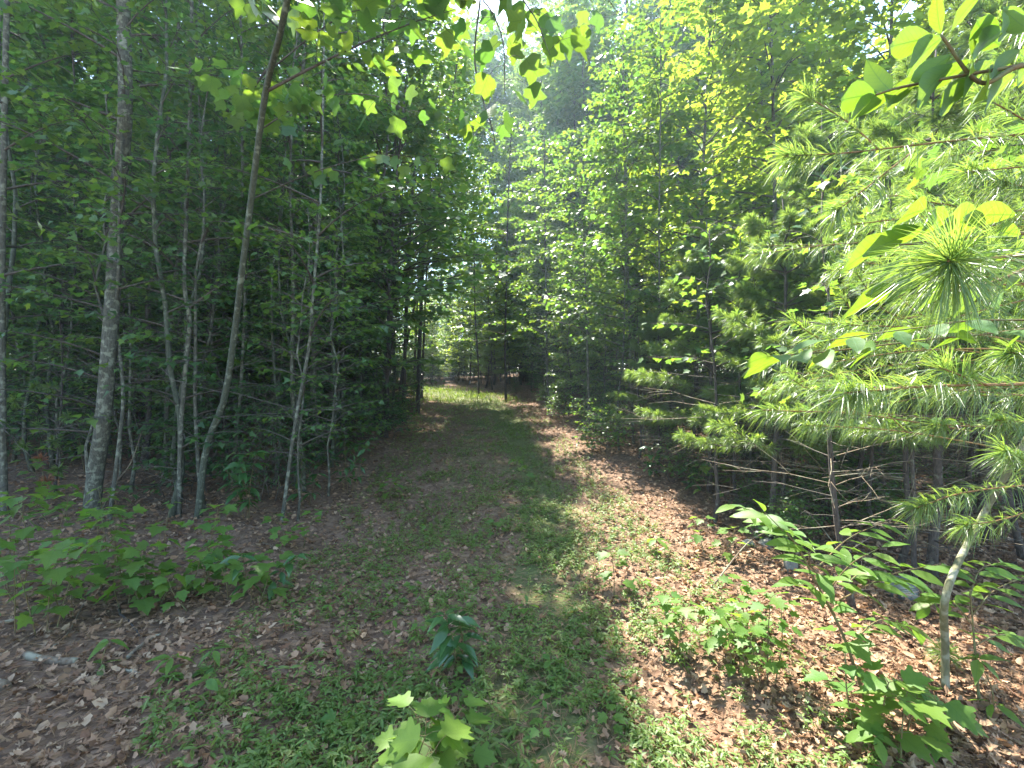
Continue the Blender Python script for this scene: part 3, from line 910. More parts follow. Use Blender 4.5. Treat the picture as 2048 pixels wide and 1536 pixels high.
# ---- brush: knee to head high bushy saplings that fill the dark floor of the wood
BRUSH = []
for k in range(4):
    r = np.random.default_rng(600 + k)
    root = thing('understory_bush', (0, 0, 0), '', 'bush')
    st, LPs, Rs = Geo(), [], []
    for s_ in range(4):
        h = r.uniform(.7, 2.0)
        zz = np.linspace(0, h, 8)
        pts = np.column_stack([r.normal(0, .12) + np.cumsum(r.normal(0, .05, 8)), r.normal(0, .12) + np.cumsum(r.normal(0, .05, 8)), zz])
        tube(st, pts, np.linspace(.009, .003, 8), 5)
        tw, LP, R = grow(pts, .15, 16, .75, r, leaf=.085, ntw=5, spacing=.06, twl=.25)
        st.add(np.concatenate(tw.v), np.concatenate([f for f in tw.f]))
        LPs.append(LP); Rs.append(R)
    link('stems', st.mesh('stems', M_TWIG), root)['kind'] = 'stuff'
    g = Geo(); scatter(g, [STARS, LANC4, RHOMB, STARS][k], np.concatenate(LPs), np.concatenate(Rs))
    link('foliage', g.mesh('foliage', M_LEAF if k % 2 == 0 else M_SHADETONE), root)['kind'] = 'stuff'
    BRUSH.append(root)
r = np.random.default_rng(12)
for i, (x, y) in enumerate(spread(125, -20, -2.2, 5.4, 24, .65, lambda x, y: x < trail_x(y) - (1.75 if y > 7 else 2.3) and inview(x, y, .5) and glade(x, y), r)):
    plant(BRUSH, i, x, y, r.uniform(0, TAU), r.uniform(.5, .95), 'leafy bush filling the shade under the trees left of the trail', 'bushes under the trees left of the trail')
for i, (x, y) in enumerate(spread(80, .2, 18, 5.6, 22, .75, lambda x, y: x > trail_x(y) + (1.75 if y > 8 else 2.4) and inview(x, y, .5) and glade(x, y), r)):
    plant(BRUSH, i + 1, x, y, r.uniform(0, TAU), r.uniform(.4, .8), 'leafy bush filling the shade under the trees right of the trail', 'bushes under the trees right of the trail')

for i, (x, y) in enumerate(spread(30, 2.3, 8, 4.2, 9, .55, lambda x, y: x < y * 1.1 and x > trail_x(y) + 2.6, r)):
    plant(BRUSH, i, x, y, r.uniform(0, TAU), r.uniform(.3, .55), 'bush', 'low bushes in the shade of the pines')
for i, (x, y) in enumerate(spread(36, -18, 8, 23, 42, 1.2, lambda x, y: clear(x, y, 1.8) and abs(x) < 12 + y * .2, r)):
    plant(BRUSH, i, x, y, r.uniform(0, TAU), r.uniform(.8, 1.3), 'sunlit bush beyond the bend of the trail', 'sunlit bushes beyond the bend of the trail')

for i, (x, y) in enumerate(spread(40, -40, 34, 40, 60, 2.4, lambda x, y: True, r)):
    plant(BRUSH, i, x, y, r.uniform(0, TAU), r.uniform(2.2, 3.4), 'bush', 'bushes in the farthest wood')
for i, (x, y) in enumerate(spread(18, -9, 1, 32, 40, .9, lambda x, y: x > trail_x(y) + 2, r)):
    plant(BRUSH, i, x, y, r.uniform(0, TAU), r.uniform(1.2, 2.0), 'bush', 'sunlit bushes beyond the bend of the trail')

# ---- bare pole thicket under the pines at right
r = np.random.default_rng(13)
POLE = []
for k in range(4):
    h = [3.2, 2.8, 3.6, 2.4][k]
    zz = np.linspace(-.1, h, 10)
    pts = np.column_stack([np.cumsum(r.normal(0, .03, 10)), np.cumsum(r.normal(0, .03, 10)), zz])
    root = thing('thicket_sapling', (0, 0, 0), '', 'sapling')
    link('trunk', trunk_geo(pts, [.022, .014, .028, .011][k], .005, 6).mesh('trunk', M_BARK if k % 2 else M_BARKD), root)
    tw, LP, R = grow(pts, 1.5, 16, .7, r, leaf=.085, ntw=4, spacing=.07, twl=.25)
    dead_twigs(pts, .15, 1.6, 12, .8, r, tw)
    link('twigs', tw.mesh('twigs', M_TWIG), root)['kind'] = 'stuff'
    link('dead_twigs', dead_twigs(pts, .2, 1.5, 14, 1.1, r).mesh('dead_twigs', M_DEAD), root)['kind'] = 'stuff'
    g = Geo(); scatter(g, STARS, LP, R)
    link('foliage', g.mesh('foliage', M_LEAF), root)['kind'] = 'stuff'
    POLE.append(root)
SLIM = []
for k in range(4):
    h = [4.6, 5.4, 4.0, 6.0][k]
    zz = np.linspace(-.1, h, 12)
    pts = np.column_stack([np.cumsum(r.normal(0, .05, 12)), np.cumsum(r.normal(0, .05, 12)), zz])
    root = thing('slim_sapling', (0, 0, 0), '', 'sapling')
    link('trunk', trunk_geo(pts, [.02, .026, .016, .03][k], .006, 6).mesh('trunk', M_BARK if k < 3 else M_OLIVE), root)
    tw, LP, R = grow(pts, .7, 34, .9, r, leaf=.075, ntw=5, spacing=.055, twl=.3)
    dead_twigs(pts, .2, 1.0, 4, .6, r, tw)
    link('twigs', tw.mesh('twigs', M_TWIG), root)['kind'] = 'stuff'
    g = Geo(); scatter(g, STARX, LP, R)
    link('foliage', g.mesh('foliage', M_SHADETONE if k % 2 else M_LEAF), root)['kind'] = 'stuff'
    SLIM.append(root)
for i, (x, y) in enumerate(spread(60, 1.7, 8, 3.0, 9.5, .3, lambda x, y: x > trail_x(y) + 2.3 and x > 1.5 + .12 * abs(y - 4.5) + max(0, 3.6 - y) * .8 and x < y * 1.15 + .3, r)):
    plant(POLE, i, x, y, r.uniform(0, TAU), r.uniform(.75, 1.15), 'thin bare sapling pole in the dark thicket under the pines', 'bare poles in the thicket under the pines')
for i, (x, y) in enumerate(spread(84, -11, -2.2, 4.9, 11, .3, lambda x, y: x < trail_x(y) - 2.0 and -x < y * 1.15 + .3, r)):
    plant(SLIM, i, x, y, r.uniform(0, TAU), r.uniform(.75, 1.2), 'thin bare sapling pole among the trunks left of the trail', 'slim saplings among the trunks left of the trail')


# ================================================================== near branches at the right edge
def px_leaf(root, base, b, t, d0, d1, tpl, m, nrm=(0, -.75, .65), width=1.0, part='leaf'):
    p0, p1 = P(b[0], b[1], d0), P(t[0], t[1], d1)
    L = np.linalg.norm(p1 - p0)
    R = basis((p1 - p0)[None], np.array([nrm], float), np.array([L]))[0]
    R[:, 0] *= width * 1.05
    o = link(part, tpl_mesh(tpl, part, m), root)
    M4 = np.eye(4); M4[:3, :3] = R; M4[:3, 3] = p0 - base
    o.matrix_basis = Matrix(M4.tolist())
    return o


def branch_px(root, base, px, r0, r1, m, name='branch', sides=6):
    pts = spline([P(*p) for p in px], 6 * len(px)) - base
    g = Geo(); tube(g, pts, np.linspace(r0, r1, len(pts)), sides)
    return link(name, g.mesh(name, m), root), pts


def spray(root, base, px, leaf, n, r, tpl=OVAL, m=None, rad=(.004, .0015), flat=.25, up=(0, -.15, 1.0), stem=None):
    """a shoot with alternate leaves lying in a loose plane, every leaf its own object"""
    m = m or M_BIG
    o, pts = branch_px(root, base, px, rad[0], rad[1], stem or M_STEM)
    q = np.linspace(0, 1, len(pts))
    me = tpl_mesh(tpl, 'leaf', m)
    for i in range(n):
        a = .12 + .88 * i / (n - 1)
        p = np.array([np.interp(a, q, pts[:, k]) for k in range(3)])
        t = unit(pts[min(len(pts) - 1, int(a * len(pts)))] - pts[max(0, int(a * len(pts)) - 3)])
        s = unit(np.cross(t, [0, 0, 1.0])) * (1 if i % 2 else -1)
        last = i == n - 1
        tip = t * (1 if last else .55) + s * (0 if last else .85) + r.normal(0, .16, 3) - np.array([0, 0, .12])
        nr = np.array(up) + r.normal(0, flat, 3)
        R = basis(tip[None], nr[None], np.array([leaf * r.uniform(.75, 1.15)]))[0]
        lo = link('leaf', me, root)
        M4 = np.eye(4); M4[:3, :3] = R; M4[:3, 3] = p + unit(tip) * .008
        lo.matrix_basis = Matrix(M4.tolist())


r = np.random.default_rng(21)
# the broad leaved sapling whose trunk stands just outside on the right
b0 = np.array([2.15, 1.35, float(H(2.15, 1.35))])
hick = thing('broad_leaved_tree', b0, 'broad leaved tree reaching glowing yellow green oval leaves in at top right', 'tree')
tp = spline([[0, 0, -.1], [.02, .03, .8], [-.03, 0, 1.7], [0, .02, 2.8], [.05, 0, 4.0]], 20)
link('trunk', trunk_geo(tp, .035, .01, 8).mesh('trunk', M_GREENB), hick)
dT = 1.12
branch_px(hick, b0, [(2048 + 700, 60, 1.35), (2200, 130, 1.2), (2048, 130, dT), (1960, 165, dT), (1882, 70, dT)], .010, .003, M_STEM)
branch_px(hick, b0, [(2048, 130, dT), (1930, 150, dT), (1800, 175, dT), (1752, 190, dT)], .005, .0025, M_STEM)
LV = [((1882, 66), (1862, -14), .75), ((1866, 74), (1750, 98), .75), ((1884, 76), (1778, 152), .8), ((1905, 58), (1952, -20), .85), ((1782, 182), (1728, 136), 1.0),
      ((1752, 188), (1654, 200), .8), ((1754, 196), (1664, 248), .75), ((1790, 180), (1752, 215), .8), ((1900, 110), (1800, 185), .8), ((1940, 120), (1850, 180), .8),
      ((1965, 90), (1905, 150), .8), ((2000, 90), (1925, 40), .85), ((2040, 100), (1960, 160), .85), ((1830, 170), (1770, 210), .7), ((1925, 160), (1866, 215), .8),
      ((1990, 150), (1930, 190), .8), ((2060, 60), (1990, 20), .9), ((2070, 120), (2010, 175), .9), ((1870, 165), (1815, 196), .8)]
LV += [((1850, 150), (1740, 225), .6), ((1905, 130), (1790, 225), .6), ((1950, 160), (1840, 235), .65), ((1985, 120), (1880, 215), .65), ((2030, 150), (1930, 230), .7), ((1800, 178), (1700, 232), .6),
       ((2045, 30), (1960, 75), .7), ((2010, 60), (1900, 115), .6)]
for i, (b, t, wd) in enumerate(LV):
    px_leaf(hick, b0, b, t, dT + .015 * (i % 4), dT - .03 + .02 * (i % 5), OVAL, M_BIG, nrm=(r.normal(0, .2), .75 + r.normal(0, .18), .6), width=wd)
branch_px(hick, b0, [(2500, 380, 1.5), (2200, 450, 1.35), (2000, 470, 1.25), (1800, 490, 1.2)], .008, .003, M_STEM)
branch_px(hick, b0, [(2200, 450, 1.35), (2000, 560, 1.25), (1800, 590, 1.2)], .006, .003, M_STEM)
LV = [((1850, 420), (1760, 436), 1.1), ((1800, 478), (1640, 528), .6), ((1795, 585), (1650, 614), .75), ((1850, 460), (1700, 500), .7), ((1900, 440), (1800, 455), .8),
      ((1960, 450), (1850, 430), .8), ((2030, 430), (1900, 425), .7), ((2040, 470), (1960, 455), .8), ((1800, 545), (1706, 566), .7), ((1850, 560), (1740, 590), .7),
      ((1900, 580), (1800, 610), .8), ((1960, 590), (1870, 630), .8), ((2040, 560), (1960, 600), .8), ((2045, 500), (1950, 510), .8)]
for i, (b, t, wd) in enumerate(LV):
    px_leaf(hick, b0, b, t, 1.22 + .02 * (i % 3), 1.16 + .02 * (i % 4), OVAL, M_BIG, nrm=(r.normal(0, .2), .75 + r.normal(0, .18), .6), width=wd)
for px, n in (([(2600, 560, 1.8), (2100, 650, 1.6), (1850, 680, 1.5), (1640, 705, 1.45), (1540, 712, 1.42)], 18),):
    spray(hick, b0, px, .115, n, r, OVAL, M_BIG, up=(0, .5, .85), flat=.35)
spray(hick, b0, [(2400, 650, 1.7), (2000, 640, 1.55), (1840, 655, 1.5), (1660, 680, 1.46)], .115, 12, r, OVAL, M_BIG, up=(0, .5, .85), flat=.35)

# limbs of the leaning tulip tree that hang over the middle of the picture
lb_ = np.array(leaning.location)
r = np.random.default_rng(22)


def tulip_limb(px, leaf, n, hang=.7):
    o, pts = branch_px(leaning, lb_, px, .007, .002, M_TWIG, 'limb', 5)
    q = np.linspace(0, 1, len(pts)); me = tpl_mesh(TULIP, 'leaf', M_LEAFV)
    st = Geo()
    for i in range(n):
        a = min(1, .2 + .8 * (i + r.random()) / n)
        p = np.array([np.interp(a, q, pts[:, k]) for k in range(3)])
        side = unit(r.normal(0, 1, 3) * [1, .8, .4])
        e = p + side * r.uniform(.05, .2) + [0, 0, r.uniform(-.05, .08)]
        tube(st, np.stack([p, (p + e) / 2 + [0, 0, .02], e]), [.0016, .0013, .001], 3, False)
        tip = side * .7 + np.array([0, 0, -hang]) + r.normal(0, .2, 3)
        nr = np.array([-.15, .45, .8]) + r.normal(0, .3, 3)
        R = basis(tip[None], nr[None], np.array([leaf * r.uniform(.7, 1.15)]))[0]
        lo = link('leaf', me, leaning); M4 = np.eye(4); M4[:3, :3] = R; M4[:3, 3] = e; lo.matrix_basis = Matrix(M4.tolist())
    link('leaf_stalks', st.mesh('leaf_stalks', M_TWIG), leaning)['kind'] = 'stuff'


tulip_limb([(575, -60, 3.2), (760, -120, 2.9), (930, -30, 2.6), (1000, 60, 2.45), (1010, 190, 2.4)], .135, 20)
tulip_limb([(760, -120, 2.9), (960, -80, 2.6), (1060, 20, 2.5), (1100, 110, 2.45)], .135, 18)
tulip_limb([(930, -60, 2.8), (1080, -90, 2.7), (1180, -40, 2.7), (1240, 30, 2.7)], .12, 10)
tulip_limb([(960, 0, 3.0), (950, 130, 2.9), (985, 260, 2.8), (990, 290, 2.8)], .12, 12)
tulip_limb([(540, 140, 3.8), (640, 60, 3.5), (720, 20, 3.3), (830, 40, 3.2)], .14, 16)
tulip_limb([(560, 60, 3.5), (520, 20, 3.2), (470, -20, 3.0)], .15, 10)
tulip_limb([(520, 260, 4.2), (620, 200, 4.0), (740, 190, 3.8), (830, 230, 3.7)], .14, 18)
tulip_limb([(500, 400, 4.6), (640, 340, 4.4), (780, 310, 4.3), (880, 330, 4.2)], .13, 16)

# the white pine whose trunk stands outside on the right, its boughs crossing in
b1 = np.array([2.75, 1.75, float(H(2.75, 1.75))])
npine = thing('white_pine', b1, 'nearest white pine with long sunlit needles crossing in from the right edge', 'pine', 'young white pines along the right of the trail')
tp = spline([[0, 0, -.1], [.02, 0, 1.2], [-.02, .03, 2.4], [0, 0, 3.8]], 16)
link('trunk', trunk_geo(tp, .05, .012, 8).mesh('trunk', M_BARKD), npine)


def bough(px, count, nlen=.115, nwid=.0021, r0=.006, spread_=.85, sag=.35, from_=0.25, root=None, base=None, tipfrac=.3, up=.1):
    root = root or npine; base = b1 if base is None else base
    o, pts = branch_px(root, base, px, r0, .0022, M_PINEB, 'bough')
    g = Geo()
    shoot_needles(g, pts[int(len(pts) * from_):], int(count * .5), nlen, nwid * .82, r, spread_, sag, tipfrac, up)
    n = link('needles', g.mesh('needles', M_NEED, False), o); n['kind'] = 'stuff'
    return o


bough([(2500, 740, 1.75), (2120, 765, 1.4), (1870, 772, 1.25), (1690, 786, 1.2)], 520, .125, .0022, sag=.45)
bough([(1980, 772, 1.3), (1925, 752, 1.27), (1880, 735, 1.25)], 150, .115, .0021, .003)
bough([(2600, 430, 1.7), (2200, 490, 1.25), (1990, 515, .98), (1897, 522, .80)], 440, .15, .0020, spread_=1.0, sag=.22, from_=.55, tipfrac=.62, up=0)
bough([(2700, 180, 2.4), (2150, 255, 2.1), (1900, 282, 1.95), (1700, 305, 1.85), (1570, 312, 1.8)], 560, .125, .003, sag=.3)
bough([(1830, 300, 1.95), (1740, 370, 1.9), (1670, 425, 1.86)], 260, .12, .003, .004)
bough([(1760, 300, 1.9), (1690, 240, 1.95), (1610, 190, 2.0)], 240, .12, .003, .004)
for (a, b, c, n) in [((2250, 380), (2080, 260), (1960, 190), 330), ((2250, 200), (2110, 170), (2010, 120), 300), ((2300, 620), (2120, 640), (1990, 640), 360), ((2300, 860), (2130, 850), (1990, 840), 330),
                     ((2250, 480), (2120, 400), (2000, 360), 330), ((2300, 700), (2150, 720), (2020, 705), 330), ((2250, 330), (2100, 330), (1930, 345), 330),
                     ((2250, 560), (2050, 600), (1890, 640), 330), ((2300, 940), (2150, 960), (2010, 900), 300), ((2200, 420), (1990, 420), (1830, 400), 330),
                     ((2200, 820), (2000, 850), (1870, 850), 300), ((2250, 60), (2110, 60), (1990, 40), 260)]:
    dd = r.uniform(1.55, 2.3)
    bough([(*a, dd + .4), (*b, dd + .1), (*c, dd)], n, .12, .003, .005)
b2 = np.array([4.1, 2.95, float(H(4.1, 2.95))])
npine2 = thing('white_pine', b2, 'white pine whose many soft overlapping boughs fill the right edge behind the nearest one', 'pine', 'young white pines along the right of the trail')
link('trunk', trunk_geo(spline([[0, 0, -.1], [.02, 0, 1.4], [-.02, .03, 2.6], [0, 0, 4.4]], 16), .05, .012, 8).mesh('trunk', M_BARKD), npine2)
for j in range(46):
    u_, v_ = r.uniform(1500, 2080), r.uniform(230, 860)
    if v_ < 760 - .95 * (u_ - 1380): v_ = r.uniform(430, 860)
    dd = r.uniform(2.1, 3.3)
    s0 = r.uniform(-70, 60)
    bough([(u_ + 420, v_ + s0, dd + .5), (u_ + 200, v_ + s0 * .5 - 12, dd + .2), (u_, v_, dd)], 260, .12, .003, .005, root=npine2, base=b2, from_=.35, sag=.4)
    if j % 2:
        bough([(u_ + 200, v_ + s0 * .5 - 12, dd + .2), (u_ + 120, v_ - r.uniform(20, 60), dd + .15), (u_ + 60, v_ - r.uniform(40, 110), dd + .1)], 130, .115, .003, .004, root=npine2, base=b2, from_=.2, sag=.35)
bough([(2300, 950, 2.3), (2080, 968, 2.1), (1930, 985, 1.95), (1835, 1015, 1.9)], 330, .115, .003, .005, from_=.4)
bough([(2100, 1010, 2.2), (2000, 1040, 2.1), (1930, 1050, 2.05)], 200, .11, .003, .004)

# leaning olive stem at the right edge
near_tree('leaning_sapling', 'smooth olive stem leaning out to the right in front of the thicket', 'sapling',
          [(1892, 1385), (1890, 1290), (1893, 1185), (1950, 1060), (2052, 880), (2180, 660)], .026, .014, 3.4, 'maple', 2.4, 14, .8, .1, 60, d=2.3, bark=M_GREENB, limit=60, dead=0)

# big oval leaved sapling in the sunny right foreground
sb = G(1745, 1440)
sap = thing('broad_leaved_sapling', sb, 'knee high sapling with sunlit oval leaves in front of the dark thicket', 'sapling')
ds = sb[1]
branch_px(sap, sb, [(1745, 1445, ds), (1690, 1280, ds), (1640, 1180, ds), (1595, 1095, ds), (1550, 1040, ds)], .008, .003, M_STEM, 'stem')
for px, n in [([(1595, 1095), (1550, 1040), (1475, 1012)], 11), ([(1630, 1120), (1580, 1075), (1530, 1025)], 8), ([(1640, 1130), (1700, 1075), (1780, 1040)], 11),
              ([(1650, 1190), (1700, 1130), (1760, 1095)], 9), ([(1670, 1230), (1640, 1185), (1600, 1165)], 8), ([(1680, 1200), (1780, 1150), (1880, 1128)], 12),
              ([(1660, 1170), (1620, 1130), (1625, 1090)], 7), ([(1700, 1290), (1760, 1240), (1830, 1255)], 9), ([(1690, 1170), (1740, 1140), (1830, 1170)], 9)]:
    k = r.uniform(-.2, .2)
    spray(sap, sb, [(*p, ds + k * j) for j, p in enumerate(px)], .125, n + 3, r, OVALN, M_SEED, up=(0, -.3, 1), flat=.3)
sb2 = G(1960, 1420)
sap2 = thing('broad_leaved_sapling', sb2, 'oval leaved sapling at the right edge below the leaning olive stem', 'sapling')
branch_px(sap2, sb2, [(1960, 1425, sb2[1]), (1950, 1300, sb2[1]), (1940, 1180, sb2[1])], .007, .003, M_STEM, 'stem')
for px, n in [([(1945, 1230), (1990, 1180), (2060, 1150)], 9), ([(1945, 1250), (1900, 1200), (1860, 1210)], 8), ([(1940, 1190), (1960, 1140), (2000, 1125)], 8), ([(1950, 1290), (2000, 1270), (2060, 1280)], 8)]:
    spray(sap2, sb2, [(*p, sb2[1] + .1 * j) for j, p in enumerate(px)], .125, n + 3, r, OVALN, M_SEED, up=(0, -.3, 1), flat=.3)


# ================================================================== seedlings and low plants
def seedling(name, label, px, h, leaf, nodes, kind, stems=1, lean=.1, group=None, seed=0, pair=2, base=None, spreadx=.12):
    r = np.random.default_rng(3000 + seed)
    base = G(*px) if base is None else base
    root = thing(name, base, label, 'shrub' if kind == 'gloss' and h > .4 else 'seedling', group)
    tpl, m = {'maple': (MAPLE, M_SEED), 'star': (STAR, M_SEED), 'oval': (OVAL, M_SEED), 'lance': (LANCE, M_SEED), 'gloss': (LANCE, M_GLOSS), 'glossy': (OVAL, M_GLOSS)}[kind]
    me = tpl_mesh(tpl, 'leaf', m)
    st = Geo()
    for s in range(stems):
        o = r.normal(0, spreadx * (stems > 1), 2); hh = h * r.uniform(.75, 1.1)
        p3 = spline([[o[0] * .3, o[1] * .3, -.03], [o[0] * .7, o[1] * .7, hh * .5], [o[0] + r.normal(0, lean * h), o[1] + r.normal(0, lean * h), hh]], 8)
        tube(st, p3, np.linspace(.0045, .002, 8), 5)
        a0 = r.uniform(0, TAU)
        for i in range(nodes):
            f = .3 + .7 * i / max(1, nodes - 1)
            p = np.array([np.interp(f, np.linspace(0, 1, 8), p3[:, k]) for k in range(3)])
            np_ = pair + (1 if i == nodes - 1 else 0)
            for k in range(np_):
                az = a0 + i * (TAU / 4 if pair == 2 else 2.4) + k * TAU / np_ + r.normal(0, .25)
                dv = np.array([math.cos(az), math.sin(az), 0])
                pl = leaf * (.75 if kind in ('maple', 'star') else .12) * (1.15 - .6 * f)
                e = p + dv * pl * .9 + [0, 0, pl * .45]
                tube(st, np.stack([p, (p + e) / 2 + [0, 0, .1 * pl], e]), [.0016, .0014, .001], 3, False)
                tip = dv + np.array([0, 0, r.uniform(-.45, .1)]) + r.normal(0, .12, 3)
                R = basis(tip[None], (np.array([0, 0, 1.0]) + r.normal(0, .22, 3))[None], np.array([leaf * r.uniform(.65, 1.1)]))[0]
                lo = link('leaf', me, root)
                M4 = np.eye(4); M4[:3, :3] = R; M4[:3, 3] = e
                lo.matrix_basis = Matrix(M4.tolist())
    link('stem', st.mesh('stem', M_STEM), root)
    return root


S = 'seedlings along the trail'
PL = [
    ('laurel_seedling', 'glossy dark seedling with long leaves standing alone on the mossy trail', (915, 1335), .36, .17, 5, 'gloss', 2, 3),
    ('maple_seedling', 'big bright maple seedling cut by the bottom edge', (820, 1590), .36, .15, 4, 'maple', 3, 2),
    ('maple_seedling', 'maple seedling with deep green lobed leaves by the bottom edge, beside the bright one', (900, 1560), .30, .14, 3, 'maple', 2, 2),
    ('maple_seedling', 'bushy maple seedling where the trail meets the sunny litter', (1358, 1300), .34, .095, 6, 'maple', 3, 2),
    ('oak_seedling', 'small seedling with four smooth oval leaves on sunny litter', (1462, 1345), .2, .13, 2, 'oval', 1, 2),
    ('sweetgum_seedling', 'airy sweetgum seedling throwing a shadow on the sunny litter', (1535, 1375), .44, .085, 7, 'star', 4, 2),
    ('sweetgum_seedling', 'lower sweetgum seedling behind the airy one', (1490, 1290), .3, .09, 5, 'star', 3, 2),
    ('oak_seedling', 'flat rosette of oval leaves at the far end of the sunny litter', (1312, 1112), .14, .16, 2, 'oval', 1, 3),
    ('maple_seedling', 'small maple seedling half in shade beside the stones', (1420, 1120), .32, .12, 4, 'maple', 2, 2),
    ('maple_seedling', 'yellow green maple seedling at the right edge of the mossy strip', (1228, 1190), .3, .12, 4, 'maple', 1, 2),
    ('maple_seedling', 'large leaved maple seedling below the oval leaved sapling', (1730, 1480), .44, .13, 4, 'maple', 2, 2),
    ('maple_seedling', 'pale maple seedling low at the right bottom corner', (1800, 1530), .34, .13, 4, 'maple', 2, 2),
    ('maple_seedling', 'shaded maple seedling at the foot of the thicket poles', (1880, 1500), .25, .12, 3, 'maple', 1, 2),
    ('oak_seedling', 'light green seedling cut by the bottom edge under the pale maple', (1765, 1560), .16, .13, 2, 'oval', 1, 3),
    ('azalea_seedling', 'whorled narrow leaved sprig at the right edge near the ground', (1985, 1440), .3, .12, 2, 'lance', 1, 4),
    ('maple_seedling', 'small maple seedling in the shaded gap behind the sunny litter', (1600, 1010), .34, .13, 3, 'maple', 2, 2),
    ('laurel_bush', 'pale leaved low bush at the foot of the right thicket', (1385, 985), .4, .14, 4, 'glossy', 3, 3),
    ('laurel_bush', 'low shaded bush beside the pale leaved one', (1300, 960), .45, .13, 4, 'glossy', 3, 3),
    ('maple_seedling', 'slender seedling in the middle of the mossy trail', (1042, 965), .35, .13, 3, 'maple', 1, 2),
    ('maple_seedling', 'tiny seedling on the shaded middle of the trail', (992, 1075), .15, .1, 2, 'maple', 1, 2),
    ('laurel_bush', 'glossy bush with glinting leaves below the leaning trunk', (500, 1040), .75, .17, 5, 'gloss', 4, 4),
    ('laurel_bush', 'glossy bush nearest the trail on the left bank', (700, 985), .7, .15, 5, 'gloss', 4, 3),
    ('laurel_bush', 'dim bush between the two glossy ones', (610, 1010), .55, .15, 4, 'gloss', 3, 3),
    ('maple_seedling', 'small maple seedling just off the trail by the left bushes', (775, 1000), .3, .14, 3, 'maple', 2, 2),
    ('maple_seedling', 'broad maple seedling in the left foreground thicket, lowest of the cluster', (90, 1270), .5, .135, 4, 'maple', 3, 2),
    ('maple_seedling', 'tall maple seedling at the left edge in front of the pale upright stem', (40, 1180), .7, .135, 5, 'maple', 3, 2),
    ('maple_seedling', 'maple seedling before the stoutest mottled trunk', (190, 1185), .6, .135, 5, 'maple', 3, 2),
    ('maple_seedling', 'dark maple seedling in the middle of the left cluster', (285, 1200), .45, .135, 4, 'maple', 3, 2),
    ('maple_seedling', 'tall light topped maple seedling at the right end of the left cluster', (405, 1170), .62, .135, 4, 'maple', 2, 2),
    ('maple_seedling', 'maple seedling with drooping leaves between the light topped one and the trail', (500, 1225), .35, .15, 3, 'maple', 2, 2),
    ('laurel_seedling', 'bluish glossy seedling at the trail edge beside the left cluster', (520, 1180), .35, .15, 4, 'gloss', 2, 3),
    ('maple_seedling', 'low maple seedling hugging the litter in front of the left cluster', (300, 1215), .25, .16, 3, 'maple', 2, 2),
    ('oak_seedling', 'floppy light green seedling on the dark litter at lower left', (335, 1365), .14, .13, 2, 'lance', 1, 4),
    ('oak_seedling', 'small spread seedling right of the floppy light green one', (430, 1345), .12, .12, 2, 'lance', 1, 4),
    ('oak_seedling', 'seedling rising from the grass at lower left', (420, 1410), .12, .11, 2, 'oval', 1, 3),
    ('oak_seedling', 'narrow leaved seedling beside the cut log at lower left', (205, 1345), .15, .12, 2, 'lance', 1, 3),
    ('maple_seedling', 'single bright leaf sprig at the very bottom left', (345, 1575), .12, .1, 1, 'oval', 1, 2),
]
for i, (nm, lab, px, h, lf, nd_, kd, stm, pr_) in enumerate(PL):
    seedling(nm, lab, px, h, lf, nd_, kd, stm, seed=i, pair=pr_)
CL = ['back seedling of the left cluster, leftmost of its row', 'front seedling of the left cluster below the pale edge stem', 'back seedling of the left cluster, just left of the mottled trunk',
      'front seedling of the left cluster below the mottled trunk', 'starry leaved seedling at the foot of the wavy stem', 'short front seedling of the left cluster below the wavy stem', 'back seedling of the left cluster under the trunk with a crooked twin',
      'middle height seedling before the kinked slim trunk', 'seedling at the foot of the leaning tulip trunk', 'starry leaved seedling in front of the leaning tulip trunk', 'last seedling on the trail side of the left cluster, near the pale thin twig',
      'lone small seedling between the left cluster and the trail', 'nearest seedling of the left cluster at the left edge', 'front seedling of the left cluster below the kinked slim trunk']
for i in range(14):
    px = [(20, 1110), (70, 1215), (120, 1120), (150, 1225), (230, 1130), (250, 1215), (330, 1120), (350, 1195), (440, 1130), (460, 1195), (560, 1150), (600, 1090), (30, 1275), (400, 1215)][i]
    seedling('maple_seedling', CL[i], px, [.6, .4, .5, .35, .55, .3, .6, .4, .45, .3, .3, .35, .4, .3][i], [.09, .12, .08, .105][i % 4], [3, 4, 5][i % 3], 'maple' if i % 5 else 'star', 1 + i % 2, seed=400 + i, group='maple seedlings of the left cluster')
NEAR = [((915, 1335), 'the lone glossy seedling'), ((840, 1500), 'the bright maple seedling at the bottom'), ((1358, 1300), 'the bushy maple seedling'), ((1535, 1375), 'the airy sweetgum seedling'),
        ((1228, 1190), 'the maple at the mossy edge'), ((1312, 1112), 'the flat rosette seedling'), ((1042, 965), 'the slender mid trail seedling'), ((992, 1075), 'the tiny mid trail seedling'),
        ((500, 1225), 'the drooping maple seedling'), ((775, 1000), 'the maple seedling by the left bushes'), ((550, 1105), 'the pale thin twig'), ((430, 1345), 'the spread seedling at lower left')]


def ground_where(px):
    best = min(NEAR, key=lambda m: (m[0][0] - px[0]) ** 2 + (m[0][1] - px[1]) ** 2)
    a = 'left' if px[0] < best[0][0] else 'right'
    b = 'farther than' if px[1] < best[0][1] else 'nearer than'
    return b + ' and ' + a + ' of ' + best[1]


